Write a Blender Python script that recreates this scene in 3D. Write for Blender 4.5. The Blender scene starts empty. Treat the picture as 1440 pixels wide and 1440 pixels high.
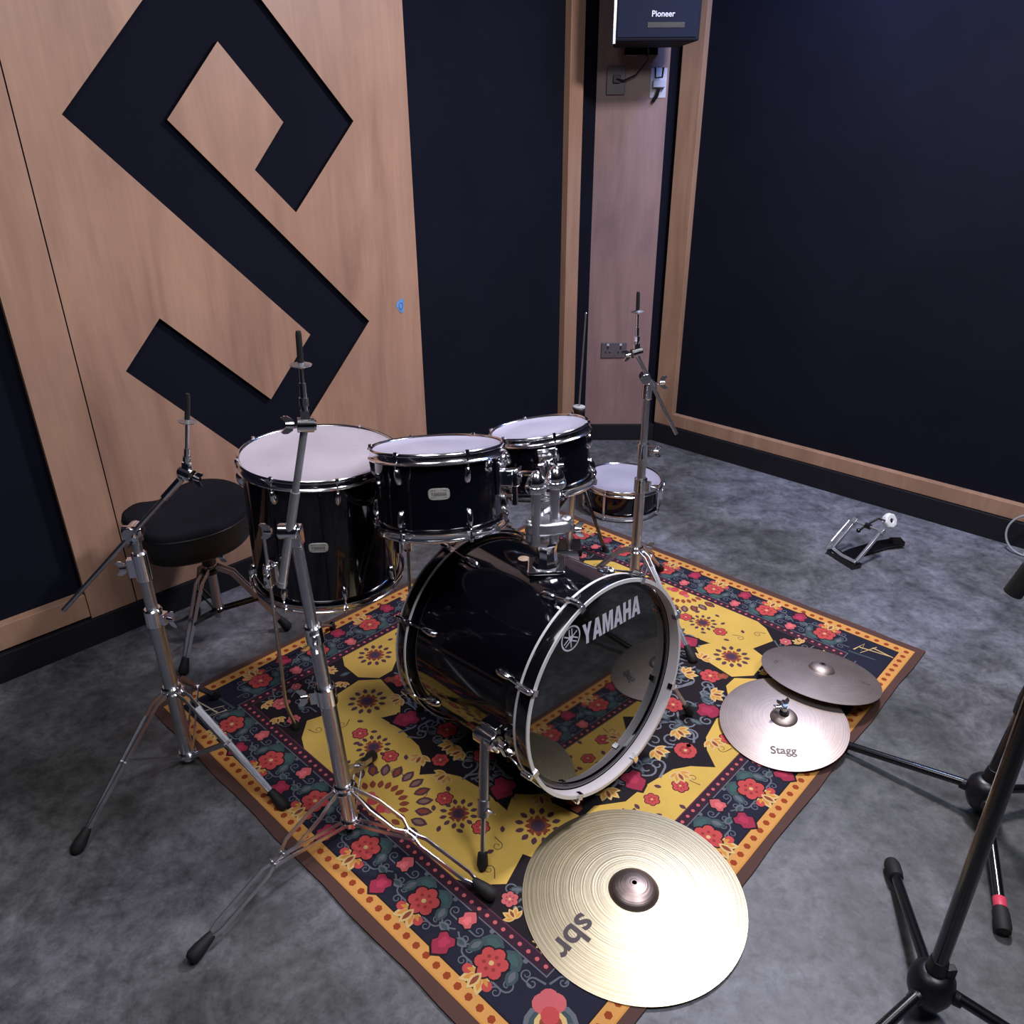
import bpy, math, random
from mathutils import Vector, Matrix, geometry
random.seed(7)
C = bpy.context.scene.collection
PI = math.pi
V = Vector
cos, sin, rad = math.cos, math.sin, math.radians

# ------------------------------------------------------------------ materials
def nt(name):
    m = bpy.data.materials.new(name); m.use_nodes = True
    t = m.node_tree; b = t.nodes['Principled BSDF']
    return m, t, b
def mat(name, col, rough=.5, metal=0., coat=0., spec=None, bump=0., bscale=60., var=0., vscale=8., stretch=(1, 1, 1), trans=0., alpha=1.):
    m, t, b = nt(name)
    b.inputs['Base Color'].default_value = (*col, 1)
    b.inputs['Roughness'].default_value = rough
    b.inputs['Metallic'].default_value = metal
    b.inputs['Coat Weight'].default_value = coat
    b.inputs['Coat Roughness'].default_value = .03
    if trans: b.inputs['Transmission Weight'].default_value = trans
    if alpha < 1: b.inputs['Alpha'].default_value = alpha
    if spec is not None: b.inputs['Specular IOR Level'].default_value = spec
    tc = t.nodes.new('ShaderNodeTexCoord'); mp = t.nodes.new('ShaderNodeMapping')
    mp.inputs['Scale'].default_value = stretch
    t.links.new(tc.outputs['Object'], mp.inputs[0])
    if var:
        n = t.nodes.new('ShaderNodeTexNoise'); n.inputs['Scale'].default_value = vscale; n.inputs['Detail'].default_value = 5
        t.links.new(mp.outputs[0], n.inputs['Vector'])
        r = t.nodes.new('ShaderNodeValToRGB')
        r.color_ramp.elements[0].position = .3; r.color_ramp.elements[1].position = .7
        r.color_ramp.elements[0].color = (*[c * (1 - var) for c in col], 1)
        r.color_ramp.elements[1].color = (*[min(1, c * (1 + var)) for c in col], 1)
        t.links.new(n.outputs[0], r.inputs[0]); t.links.new(r.outputs[0], b.inputs['Base Color'])
    if bump:
        n2 = t.nodes.new('ShaderNodeTexNoise'); n2.inputs['Scale'].default_value = bscale; n2.inputs['Detail'].default_value = 3
        t.links.new(mp.outputs[0], n2.inputs['Vector'])
        bp = t.nodes.new('ShaderNodeBump'); bp.inputs['Strength'].default_value = bump; bp.inputs['Distance'].default_value = .002
        t.links.new(n2.outputs[0], bp.inputs['Height']); t.links.new(bp.outputs[0], b.inputs['Normal'])
    return m

def ramp(t, src, stops):
    r = t.nodes.new('ShaderNodeValToRGB'); e = r.color_ramp.elements
    while len(e) < len(stops): e.new(.5)
    for i, (p, c) in enumerate(stops):
        e[i].position = p; e[i].color = (*c, 1)
    t.links.new(src, r.inputs[0]); return r.outputs[0]
def noise(t, vec, scale, detail=5, rough=.5, dist=0.):
    n = t.nodes.new('ShaderNodeTexNoise'); n.inputs['Scale'].default_value = scale
    n.inputs['Detail'].default_value = detail; n.inputs['Roughness'].default_value = rough; n.inputs['Distortion'].default_value = dist
    t.links.new(vec, n.inputs['Vector']); return n.outputs[0]
def mix(t, fac, a, b, mode='MIX'):
    m = t.nodes.new('ShaderNodeMix'); m.data_type = 'RGBA'; m.blend_type = mode
    if isinstance(fac, (int, float)): m.inputs[0].default_value = fac
    else: t.links.new(fac, m.inputs[0])
    for s, i in ((a, 6), (b, 7)):
        if isinstance(s, tuple): m.inputs[i].default_value = (*s, 1)
        else: t.links.new(s, m.inputs[i])
    return m.outputs[2]

def concrete():
    m, t, b = nt('polished_concrete')
    tc = t.nodes.new('ShaderNodeTexCoord'); o = tc.outputs['Object']
    big = noise(t, o, .9, 3, .5, .6)
    base = ramp(t, big, [(.36, (.075, .076, .075)), (.48, (.135, .136, .15)), (.62, (.175, .18, .22))])
    n1 = noise(t, o, 5.5, 9, .72, .5)
    c1 = ramp(t, n1, [(.32, (.36, .36, .36)), (.5, (.78, .78, .79)), (.7, (1.35, 1.35, 1.38))])
    c = mix(t, 1., base, c1, 'MULTIPLY')
    n2 = noise(t, o, 26, 9, .75, .25)
    c2 = ramp(t, n2, [(.32, (.48, .48, .48)), (.52, (1, 1, 1)), (.72, (1.4, 1.4, 1.4))])
    c = mix(t, 1., c, c2, 'MULTIPLY')
    n3 = noise(t, o, 9, 2, .5, .2)
    sp = ramp(t, n3, [(.70, (1, 1, 1)), (.78, (.45, .44, .43))])
    c = mix(t, .8, c, sp, 'MULTIPLY')
    t.links.new(c, b.inputs['Base Color'])
    r = ramp(t, n1, [(.3, (.42, .42, .42)), (.7, (.62, .62, .62))])
    t.links.new(r, b.inputs['Roughness'])
    bp = t.nodes.new('ShaderNodeBump'); bp.inputs['Strength'].default_value = .25; bp.inputs['Distance'].default_value = .002
    t.links.new(n2, bp.inputs['Height']); t.links.new(bp.outputs[0], b.inputs['Normal'])
    return m

def wood(name, c0, c1, c2, rough=.42):
    m, t, b = nt(name)
    tc = t.nodes.new('ShaderNodeTexCoord'); mp = t.nodes.new('ShaderNodeMapping')
    mp.inputs['Scale'].default_value = (5.5, 5.5, 1.0)
    t.links.new(tc.outputs['Object'], mp.inputs[0])
    n1 = noise(t, mp.outputs[0], 1.3, 7, .6, .8)
    c = ramp(t, n1, [(.28, c0), (.5, c1), (.75, c2)])
    mp2 = t.nodes.new('ShaderNodeMapping'); mp2.inputs['Scale'].default_value = (60, 60, 2.5)
    t.links.new(tc.outputs['Object'], mp2.inputs[0])
    n2 = noise(t, mp2.outputs[0], 1.5, 4, .6)
    c = mix(t, .35, c, ramp(t, n2, [(.3, (.8, .8, .8)), (.7, (1.12, 1.12, 1.12))]), 'MULTIPLY')
    n3 = noise(t, tc.outputs['Object'], 1.7, 4, .6, .5)
    c = mix(t, .6, c, ramp(t, n3, [(.3, (.82, .8, .84)), (.7, (1.1, 1.05, 1.0))]), 'MULTIPLY')
    t.links.new(c, b.inputs['Base Color']); b.inputs['Roughness'].default_value = rough
    return m

def cymbal_mat(name, c0, c1, rough, rings, strength, bell=None, bellcol=None):
    m, t, b = nt(name)
    tc = t.nodes.new('ShaderNodeTexCoord'); o = tc.outputs['Object']
    sx = t.nodes.new('ShaderNodeSeparateXYZ'); t.links.new(o, sx.inputs[0])
    cb = t.nodes.new('ShaderNodeCombineXYZ'); t.links.new(sx.outputs[0], cb.inputs[0]); t.links.new(sx.outputs[1], cb.inputs[1])
    ln = t.nodes.new('ShaderNodeVectorMath'); ln.operation = 'LENGTH'; t.links.new(cb.outputs[0], ln.inputs[0])
    c3 = t.nodes.new('ShaderNodeCombineXYZ'); t.links.new(ln.outputs['Value'], c3.inputs[0])
    g = noise(t, c3.outputs[0], rings, 2, .6)
    w = noise(t, o, 9, 5, .6, .4)
    c = ramp(t, w, [(.3, c0), (.7, c1)])
    c = mix(t, .55, c, ramp(t, g, [(.35, (.62, .6, .58)), (.6, (1.08, 1.08, 1.08))]), 'MULTIPLY')
    if bell:
        mr = t.nodes.new('ShaderNodeMapRange'); mr.inputs[1].default_value = bell - .003; mr.inputs[2].default_value = bell + .002
        t.links.new(ln.outputs['Value'], mr.inputs[0]); c = mix(t, mr.outputs[0], bellcol, c)
    t.links.new(c, b.inputs['Base Color']); b.inputs['Metallic'].default_value = 1
    b.inputs['Roughness'].default_value = rough
    bp = t.nodes.new('ShaderNodeBump'); bp.inputs['Strength'].default_value = strength; bp.inputs['Distance'].default_value = .0012
    t.links.new(g, bp.inputs['Height']); t.links.new(bp.outputs[0], b.inputs['Normal'])
    return m

def rug_mat():
    m, t, b = nt('printed_rug')
    a = t.nodes.new('ShaderNodeVertexColor'); a.layer_name = 'Col'
    tc = t.nodes.new('ShaderNodeTexCoord')
    n = noise(t, tc.outputs['Object'], 5, 6, .6)
    c = mix(t, .6, a.outputs[0], ramp(t, n, [(.3, (.8, .79, .78)), (.7, (1.1, 1.1, 1.1))]), 'MULTIPLY')
    t.links.new(c, b.inputs['Base Color']); b.inputs['Roughness'].default_value = .85
    b.inputs['Specular IOR Level'].default_value = .25
    n2 = noise(t, tc.outputs['Object'], 500, 2)
    bp = t.nodes.new('ShaderNodeBump'); bp.inputs['Strength'].default_value = .3; bp.inputs['Distance'].default_value = .001
    t.links.new(n2, bp.inputs['Height']); t.links.new(bp.outputs[0], b.inputs['Normal'])
    return m

def head_mat(name, base, edge, rough=.45, smudge=.8):
    m, t, b = nt(name)
    tc = t.nodes.new('ShaderNodeTexCoord'); o = tc.outputs['Object']
    n = noise(t, o, 6, 3, .5)
    c = ramp(t, n, [(.3, base), (.7, edge)])
    n2 = noise(t, o, 24, 2, .5)
    c = mix(t, smudge, c, ramp(t, n2, [(.68, (1, 1, 1)), (.78, (.7, .68, .72))]), 'MULTIPLY')
    t.links.new(c, b.inputs['Base Color']); b.inputs['Roughness'].default_value = rough
    translucent(t, b, .3); return m
def translucent(t, b, f):
    tr = t.nodes.new('ShaderNodeBsdfTranslucent'); tr.inputs[0].default_value = (.75, .72, .8, 1)
    ms = t.nodes.new('ShaderNodeMixShader'); ms.inputs[0].default_value = f
    t.links.new(b.outputs[0], ms.inputs[1]); t.links.new(tr.outputs[0], ms.inputs[2])
    t.links.new(ms.outputs[0], t.nodes['Material Output'].inputs[0])

M = dict(
    floor=concrete(),
    wood=wood('birch_plywood', (.31, .175, .125), (.40, .235, .165), (.47, .285, .20)),
    panel_wood=wood('pink_plywood', (.20, .125, .125), (.27, .17, .165), (.33, .215, .205)),
    trim_wood=wood('trim_timber', (.30, .175, .115), (.38, .225, .15), (.46, .29, .2)),
    fabric=mat('navy_acoustic_fabric', (.0062, .0068, .0145), .95, bump=.25, bscale=300, spec=.12, var=.12, vscale=3),
    dark_board=mat('black_skirting_and_edge_shade', (.010, .010, .014), .6, spec=.25),
    ceiling=mat('ceiling_paint', (.30, .30, .34), .9, bump=.1, bscale=40),
    chrome=mat('chrome', (.88, .88, .92), .14, 1., var=.04, vscale=30),
    satin=mat('satin_chrome_tube', (.62, .62, .66), .34, 1., var=.08, vscale=25),
    black=mat('black_lacquer', (.003, .003, .006), .10, 0, spec=.25, coat=.55, var=.1, vscale=10),
    blackhoop=mat('black_lacquer_hoop', (.005, .005, .007), .15, 0, coat=.8, var=.1, vscale=10),
    hoopin=mat('hoop_inner_pale', (.60, .56, .60), .35, var=.06, vscale=5),
    inlay=mat('silver_inlay', (.80, .79, .80), .35, .2, var=.05, vscale=12),
    head=head_mat('coated_drumhead', (.56, .50, .575), (.66, .60, .67)),
    headl=head_mat('clear_lavender_drumhead', (.53, .51, .66), (.63, .61, .76), .3),
    reso=mat('smoky_bottom_head', (.30, .30, .33), .25, var=.1, vscale=5),
    basshead=mat('black_gloss_drumhead', (.006, .0065, .006), .05, 0, coat=1., var=.05, vscale=4),
    rubber=mat('black_rubber', (.006, .006, .007), .7, var=.15, vscale=40),
    plastic=mat('black_plastic', (.006, .006, .009), .38, var=.1, vscale=20, bump=.1, bscale=90),
    blackmetal=mat('black_powder_coat', (.004, .004, .006), .25, 0, coat=.6, var=.1, vscale=20),
    nylon=mat('dark_nylon_sleeve', (.015, .014, .016), .45, var=.1, vscale=40),
    velour=mat('black_velour', (.010, .010, .014), .95, var=.25, vscale=6, bump=.4, bscale=400, spec=.1),
    vinyl=mat('black_vinyl', (.006, .006, .008), .45, var=.1, vscale=9, bump=.2, bscale=120),
    white=mat('printed_white', (.80, .80, .95), .35, var=.03, vscale=30),
    felt=mat('white_felt', (.78, .78, .80), .8, var=.05, vscale=30, bump=.3, bscale=300),
    badge=mat('cream_badge', (.50, .49, .45), .3, .4, var=.1, vscale=60),
    badge_ink=mat('badge_ink', (.16, .15, .15), .4, var=.05, vscale=60),
    ink=mat('cymbal_ink', (.07, .055, .06), .5, .2, var=.05, vscale=60),
    red=mat('red_tape', (.62, .05, .10), .5, var=.1, vscale=60),
    plate=mat('brushed_wall_plate', (.13, .11, .12), .45, .3, var=.08, vscale=20),
    plate_w=mat('white_wall_plate', (.55, .55, .66), .4, var=.05, vscale=20),
    hole=mat('dark_socket_hole', (.01, .01, .01), .6, var=.05, vscale=20),
    blue=mat('blue_sticker', (.13, .30, .62), .6, var=.3, vscale=50),
    cable=mat('grey_cable', (.30, .33, .36), .5, var=.05, vscale=20),
    tan=mat('tan_label_sticker', (.55, .42, .32), .5, var=.1, vscale=50),
    speaker=mat('speaker_cabinet', (.008, .010, .022), .7, spec=.2, var=.1, vscale=10, bump=.3, bscale=200),
    steel=mat('pale_steel', (.55, .55, .60), .3, .8, var=.1, vscale=30),
    ride=cymbal_mat('golden_lathed_bronze', (.60, .52, .35), (.72, .63, .44), .42, 190, .7, .060, (.36, .28, .26)),
    hat=cymbal_mat('dull_brown_bronze', (.40, .335, .315), (.52, .44, .41), .50, 320, .2),
    rug=rug_mat(),
)

_m = M['reso'].node_tree; translucent(_m, _m.nodes['Principled BSDF'], .5)
# ------------------------------------------------------------------ mesh helper
class MB:
    def __init__(s): s.v = []; s.f = []; s.c = []
    def add(s, vs, fs, col=None):
        o = len(s.v); s.v += [V(p) for p in vs]
        for f in fs: s.f.append([i + o for i in f]); s.c.append(col)
        return s
    def ring(s, p, u, w, r, n, r2=None):
        r2 = r if r2 is None else r2
        return [p + u * (r * cos(2 * PI * i / n)) + w * (r2 * sin(2 * PI * i / n)) for i in range(n)]
    @staticmethod
    def frame(d):
        d = d.normalized(); a = V((0, 0, 1)) if abs(d.z) < .9 else V((1, 0, 0))
        u = d.cross(a).normalized(); return u, d.cross(u).normalized()
    def cyl(s, a, b, r, r2=None, n=16, cap=True):
        a = V(a); b = V(b); r2 = r if r2 is None else r2
        u, w = s.frame(b - a)
        vs = s.ring(a, u, w, r, n) + s.ring(b, u, w, r2, n)
        fs = [(i, (i + 1) % n, n + (i + 1) % n, n + i) for i in range(n)]
        if cap: fs += [tuple(range(n))[::-1], tuple(range(n, 2 * n))]
        return s.add(vs, fs)
    def tube(s, pts, r, n=10, rr=None):
        pts = [V(p) for p in pts]; vs = []; k = len(pts)
        u = None
        for i, p in enumerate(pts):
            d = (pts[min(i + 1, k - 1)] - pts[max(i - 1, 0)]).normalized()
            if u is None: u, w = s.frame(d)
            else:
                u = (u - d * u.dot(d)).normalized(); w = d.cross(u)
            q = rr[i] if rr else r
            vs += s.ring(p, u, w, q, n)
        fs = []
        for j in range(k - 1):
            for i in range(n): fs.append((j * n + i, j * n + (i + 1) % n, (j + 1) * n + (i + 1) % n, (j + 1) * n + i))
        fs += [tuple(range(n))[::-1], tuple(range((k - 1) * n, k * n))]
        return s.add(vs, fs)
    def lathe(s, prof, o=(0, 0, 0), axis=(0, 0, 1), n=48, closed=False):
        o = V(o); d = V(axis).normalized()
        u, w = (V((1, 0, 0)), V((0, 1, 0))) if d.z > .9999 else s.frame(d)
        vs = []
        for r, z in prof: vs += s.ring(o + d * z, u, w, max(r, 1e-5), n)
        k = len(prof); fs = []
        for j in range(k if closed else k - 1):
            a = j * n; b = ((j + 1) % k) * n
            for i in range(n): fs.append((a + i, a + (i + 1) % n, b + (i + 1) % n, b + i))
        return s.add(vs, fs)
    def box(s, c, sz, x=(1, 0, 0), y=(0, 1, 0), z=(0, 0, 1)):
        c = V(c); x = V(x) * sz[0] / 2; y = V(y) * sz[1] / 2; z = V(z) * sz[2] / 2
        vs = [c + x * i + y * j + z * k for k in (-1, 1) for j in (-1, 1) for i in (-1, 1)]
        return s.add(vs, [(0, 2, 3, 1), (4, 5, 7, 6), (0, 1, 5, 4), (2, 6, 7, 3), (0, 4, 6, 2), (1, 3, 7, 5)])
    def bbox(s, a, b):
        a = V(a); b = V(b); return s.box((a + b) / 2, [abs(b[i] - a[i]) for i in range(3)])
    def strip(s, pts, wdir, w, t):
        """flat bar along pts; w = width along wdir, t = thickness"""
        pts = [V(p) for p in pts]; k = len(pts); vs = []
        for i, p in enumerate(pts):
            d = (pts[min(i + 1, k - 1)] - pts[max(i - 1, 0)]).normalized()
            a = (V(wdir) - d * V(wdir).dot(d)).normalized(); b = d.cross(a)
            vs += [p + a * w / 2 + b * t / 2, p - a * w / 2 + b * t / 2, p - a * w / 2 - b * t / 2, p + a * w / 2 - b * t / 2]
        fs = [(0, 1, 2, 3), tuple(4 * (k - 1) + i for i in (3, 2, 1, 0))]
        for j in range(k - 1):
            for i in range(4): fs.append((4 * j + i, 4 * j + 4 + i, 4 * j + 4 + (i + 1) % 4, 4 * j + (i + 1) % 4))
        return s.add(vs, fs)
    def ball(s, c, r, sx=(1, 1, 1), n=16, m=8):
        c = V(c); vs = []
        for j in range(m + 1):
            a = PI * j / m
            for i in range(n):
                b = 2 * PI * i / n
                vs.append(c + V((r * sx[0] * sin(a) * cos(b), r * sx[1] * sin(a) * sin(b), r * sx[2] * cos(a))))
        fs = []
        for j in range(m):
            for i in range(n): fs.append((j * n + i, (j + 1) * n + i, (j + 1) * n + (i + 1) % n, j * n + (i + 1) % n))
        return s.add(vs, fs)
    def prism(s, pts, z0, z1, fn=lambda p: p):
        k = len(pts)
        vs = [fn(V((p[0], p[1], z0))) for p in pts] + [fn(V((p[0], p[1], z1))) for p in pts]
        return s.add(vs, [tuple(range(k))[::-1], tuple(range(k, 2 * k))] + [(i, (i + 1) % k, k + (i + 1) % k, k + i) for i in range(k)])
    def wing(s, c, axis, up, w=.022, t=.004):
        """wing nut: round boss on axis with two rounded wings in the plane spanned by axis and up"""
        c = V(c); ax = V(axis).normalized(); u = V(up); u = (u - ax * u.dot(ax)).normalized(); k = ax.cross(u)
        s.cyl(c - ax * .008, c + ax * .008, .0075, .006, n=12)
        for sg in (-1, 1):
            pts = [(.003, -.004), (w * .6, -.006), (w, .004), (w * 1.02, .012), (w * .85, .017), (w * .55, .012), (.004, .007)]
            vs = [c + u * (sg * x) + ax * y + k * h for h in (-t / 2, t / 2) for x, y in pts]; n = len(pts)
            s.add(vs, [tuple(range(n)), tuple(range(n, 2 * n))] + [(i, (i + 1) % n, n + (i + 1) % n, n + i) for i in range(n)])
        return s
    def build(s, name, m, parent=None, smooth=38, bevel=0., col=False):
        me = bpy.data.meshes.new(name)
        inv = parent.matrix_world_inv if False else (ROOTS[parent.name] if parent is not None and parent.name in ROOTS else None)
        vs = [inv @ p for p in s.v] if inv is not None else s.v
        me.from_pydata([tuple(p) for p in vs], [], s.f)
        me.update()
        if not col:
            import bmesh
            bm = bmesh.new(); bm.from_mesh(me); bmesh.ops.recalc_face_normals(bm, faces=bm.faces); bm.to_mesh(me); bm.free()
        if col:
            ca = me.color_attributes.new('Col', 'FLOAT_COLOR', 'CORNER')
            for p in me.polygons:
                q = s.c[p.index]
                for li in p.loop_indices: ca.data[li].color = (*q, 1)
        if smooth:
            for p in me.polygons: p.use_smooth = True
            me.set_sharp_from_angle(angle=rad(smooth))
        me.materials.append(m)
        o = bpy.data.objects.new(name, me); C.objects.link(o)
        if parent is not None:
            o.parent = parent
            if o.parent.name in ROOTS: ROOTS[o.name] = ROOTS[parent.name]
        if bevel:
            md = o.modifiers.new('edge', 'BEVEL'); md.width = bevel; md.segments = 2; md.limit_method = 'ANGLE'; md.angle_limit = rad(40)
        return o

ROOTS = {}
def thing(name, label, cat, mw=None, group=None, loc=None):
    """Empty at the thing's base. Parts are given in world coordinates and stored in its local frame."""
    o = bpy.data.objects.new(name, None); C.objects.link(o); o.empty_display_size = .05
    mw = Matrix.Translation(V(loc)) if mw is None else mw
    o.matrix_world = mw
    ROOTS[o.name] = mw.inverted()
    o['label'] = label; o['category'] = cat
    if group: o['group'] = group
    return o
def local(name, label, cat, mw, group=None):
    """As thing(), for parts given in the thing's own frame."""
    o = thing(name, label, cat, mw, group); ROOTS.pop(o.name); return o
def tag(o, label, cat, group=None, kind=None):
    if label: o['label'] = label
    if cat: o['category'] = cat
    if group: o['group'] = group
    if kind: o['kind'] = kind
    return o
def struct(name, mb, m, smooth=0, bevel=0.):
    o = mb.build(name, m, None, smooth, bevel); o['kind'] = 'structure'; return o
def axes(o, n, x=None):
    """matrix with local z = n at point o"""
    z = V(n).normalized(); a = V((1, 0, 0)) if x is None else V(x)
    x = (a - z * a.dot(z)).normalized(); y = z.cross(x)
    m = Matrix((x, y, z)).transposed().to_4x4(); m.translation = V(o); return m
def text_mb(s, size, M4, thick=.0004, bold=.0, shear=0.):
    cu = bpy.data.curves.new('t', 'FONT'); cu.body = s; cu.size = size; cu.extrude = thick; cu.offset = bold; cu.shear = shear
    cu.align_x = 'CENTER'; cu.align_y = 'CENTER'; cu.resolution_u = 4
    o = bpy.data.objects.new('t', cu); C.objects.link(o); bpy.context.view_layer.update()
    me = bpy.data.meshes.new_from_object(o.evaluated_get(bpy.context.evaluated_depsgraph_get()))
    mb = MB(); mb.add([M4 @ v.co for v in me.vertices], [tuple(p.vertices) for p in me.polygons])
    bpy.data.objects.remove(o); bpy.data.curves.remove(cu); bpy.data.meshes.remove(me)
    return mb

# ------------------------------------------------------------------ camera
cam = bpy.data.cameras.new('camera'); co = bpy.data.objects.new('camera', cam); C.objects.link(co)
pitch, roll = .4515, -.007
fw = V((0, cos(pitch), -sin(pitch))); up = V((0, sin(pitch), cos(pitch))); rt = V((1, 0, 0))
r2 = rt * cos(roll) + up * sin(roll); u2 = -rt * sin(roll) + up * cos(roll)
mw = Matrix((r2, u2, -fw)).transposed().to_4x4(); mw.translation = V((0, 0, 1.65))
co.matrix_world = mw
cam.sensor_width = 36; cam.lens = 36 * 1100 / 1440; cam.clip_start = .02
bpy.context.scene.camera = co

# ------------------------------------------------------------------ room
HC = 2.9
cL = V((.486, 4.375)); cR = V((.832, 4.368))
dL = V((-.6964, -.7177)); dR = V((.7142, -.6999))
nL = V((.7177, -.6964)); nR = V((-.6999, -.7142)); nC = V((-.02, -1)).normalized()
def PL(s, z, off=0.):   # point on left wall: s along, off towards the room
    p = cL + dL * s + nL * off; return V((p.x, p.y, z))
def PR(s, z, off=0.):
    p = cR + dR * s + nR * off; return V((p.x, p.y, z))
dC = (cR - cL).normalized()
def PC(s, z, off=0.):
    p = cL + dC * s + nC * off; return V((p.x, p.y, z))
def slab(f, s0, s1, z0, z1, o0, o1, mb=None):
    mb = mb or MB()
    vs = [f(s, z, o) for z in (z0, z1) for s in (s0, s1) for o in (o0, o1)]
    return mb.add(vs, [(0, 1, 3, 2), (4, 6, 7, 5), (0, 4, 5, 1), (2, 3, 7, 6), (0, 2, 6, 4), (1, 5, 7, 3)])
LW = 5.2
fa = PL(LW, 0, -.05); fb = PR(LW, 0, -.05)
far = fa + V((dR.x, dR.y, 0)) * LW
mb = MB(); a0 = PL(0, 0, -.2); b0 = PR(0, 0, -.2)
poly = [PL(-.15, 0, -.25), PL(LW + .2, 0, -.25), fa + V((dR.x, dR.y, 0)) * (LW + .6) + V((dL.x, dL.y, 0)) * .2, PR(LW + .3, 0, -.25), PR(-.15, 0, -.25)]
mb.add(poly, [tuple(range(5))]); struct('floor', mb, M['floor'])
mb = MB(); mb.add([p + V((0, 0, HC)) for p in poly], [tuple(range(5))]); struct('ceiling', mb, M['ceiling'])
struct('wall_left', slab(PL, -.12, LW, 0, HC, -.2, -.05), M['fabric'])
struct('wall_right', slab(PR, -.12, LW, 0, HC, -.2, -.05), M['fabric'])
struct('wall_back', slab(PC, -.12, .47, 0, HC, -.25, -.05), M['fabric'])
def PN(s, z, off=0.):
    p = PL(LW, z, -.05) + V((dR.x, dR.y, 0)) * s; return p - V((dL.x, dL.y, 0)) * off
def PM(s, z, off=0.):
    p = PR(LW, z, -.05) + V((dL.x, dL.y, 0)) * s; return p - V((dR.x, dR.y, 0)) * off
struct('wall_near_left', slab(PN, -.1, LW + .5, 0, HC, -.15, 0), M['fabric'])
struct('wall_near_right', slab(PM, -.1, LW + .5, 0, HC, -.15, 0), M['fabric'])
# skirting
struct('baseboard_left', slab(PL, .012, LW, 0, .103, -.05, 0), M['dark_board'], bevel=.002)
struct('baseboard_right', slab(PR, .012, LW, 0, .112, -.05, 0), M['dark_board'], bevel=.002)
struct('baseboard_back', slab(PC, -.02, .366, 0, .095, -.05, 0), M['dark_board'], bevel=.002)
# timber trims framing the fabric
struct('trim_1', slab(PL, .172, .273, .103, HC, -.05, -.012), M['trim_wood'], bevel=.002)
struct('trim_2', slab(PR, .0, .120, .112, HC, -.05, -.012), M['trim_wood'], bevel=.002)
struct('trim_3', slab(PR, .120, LW, .115, .185, -.05, -.012), M['trim_wood'], bevel=.002)
struct('trim_4', slab(PL, 2.84, LW, .112, .200, -.05, -.012), M['trim_wood'], bevel=.002)
struct('trim_5', slab(PL, .273, 1.262, .112, .200, -.05, -.012), M['trim_wood'], bevel=.002)
struct('trim_6', slab(PC, -.055, .300, .095, HC, -.05, -.015), M['panel_wood'], bevel=.002)

# feature board with the angular letter cut through it to the fabric behind
S = [(2.553, 1.706), (2.031, 2.24), (1.529, 1.693), (1.82, 1.391), (1.963, 1.539), (1.828, 1.688), (2.032, 1.92), (2.243, 1.694),
     (1.535, .948), (2.058, .419), (2.537, .941), (2.391, 1.094), (2.028, .725), (1.821, .941)]
board = thing('wooden_wall_board', 'tall birch plywood board with a large angular dark letter S cut into it', 'wall panel', loc=PL(1.97, .103, -.03))
def board_mb(outer, hole, o0, o1):
    loops = [[V((p[0], p[1], 0)) for p in outer]] + ([[V((p[0], p[1], 0)) for p in hole]] if hole else [])
    flat = [p for l in loops for p in l]; tri = geometry.tessellate_polygon(loops); mb = MB(); n = len(flat)
    vs = [PL(p.x, p.y, o1) for p in flat] + [PL(p.x, p.y, o0) for p in flat]
    fs = [tuple(t) for t in tri] + [tuple(n + i for i in t) for t in tri]
    k = 0
    for l in loops:
        m = len(l)
        for i in range(m): fs.append((k + i, k + (i + 1) % m, n + k + (i + 1) % m, n + k + i))
        k += m
    return mb.add(vs, fs)
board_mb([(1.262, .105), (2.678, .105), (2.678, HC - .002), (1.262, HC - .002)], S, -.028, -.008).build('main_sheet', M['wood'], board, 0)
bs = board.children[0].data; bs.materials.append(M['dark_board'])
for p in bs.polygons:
    if abs(p.normal.x * nL.x + p.normal.y * nL.y) < .5: p.material_index = 1  # sheet edges darkened: shade inside the letter cut put into the colour
board_mb([(2.682, .105), (2.838, .105), (2.838, HC - .002), (2.682, HC - .002)], None, -.028, -.008).build('edge_sheet', M['wood'], board, 0)
slab(PL, 1.265, 2.83, .106, HC - .003, -.0499, -.0285).build('letter_backing', M['fabric'], board, 0)

# blue scribble sticker on the board
st = MB(); pts = []
for i in range(14):
    a = 2 * PI * i / 14; r = .026 + .005 * sin(3 * a + 1)
    pts.append(PL(1.366 + r * .75 * cos(a), .987 + r * 1.15 * sin(a), -.0075))
st.add(pts + [p + V((nL.x, nL.y, 0)) * .0008 for p in pts], [tuple(range(14)), tuple(range(14, 28))] + [(i, (i + 1) % 14, 14 + (i + 1) % 14, 14 + i) for i in range(14)])
stk = st.build('sticker', M['blue'], None, 0); tag(stk, 'small ragged blue sticker near the right edge of the plywood board', 'sticker')
rg = MB(); ro = [PL(1.366 + .010 * cos(a), .985 + .014 * sin(a), -.0062) for a in [2 * PI * i / 16 for i in range(17)]]
rg.tube(ro, .0013, 6).build('ring_mark', mat('dark_blue_ink', (.03, .10, .35), .6, var=.05), stk)

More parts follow.
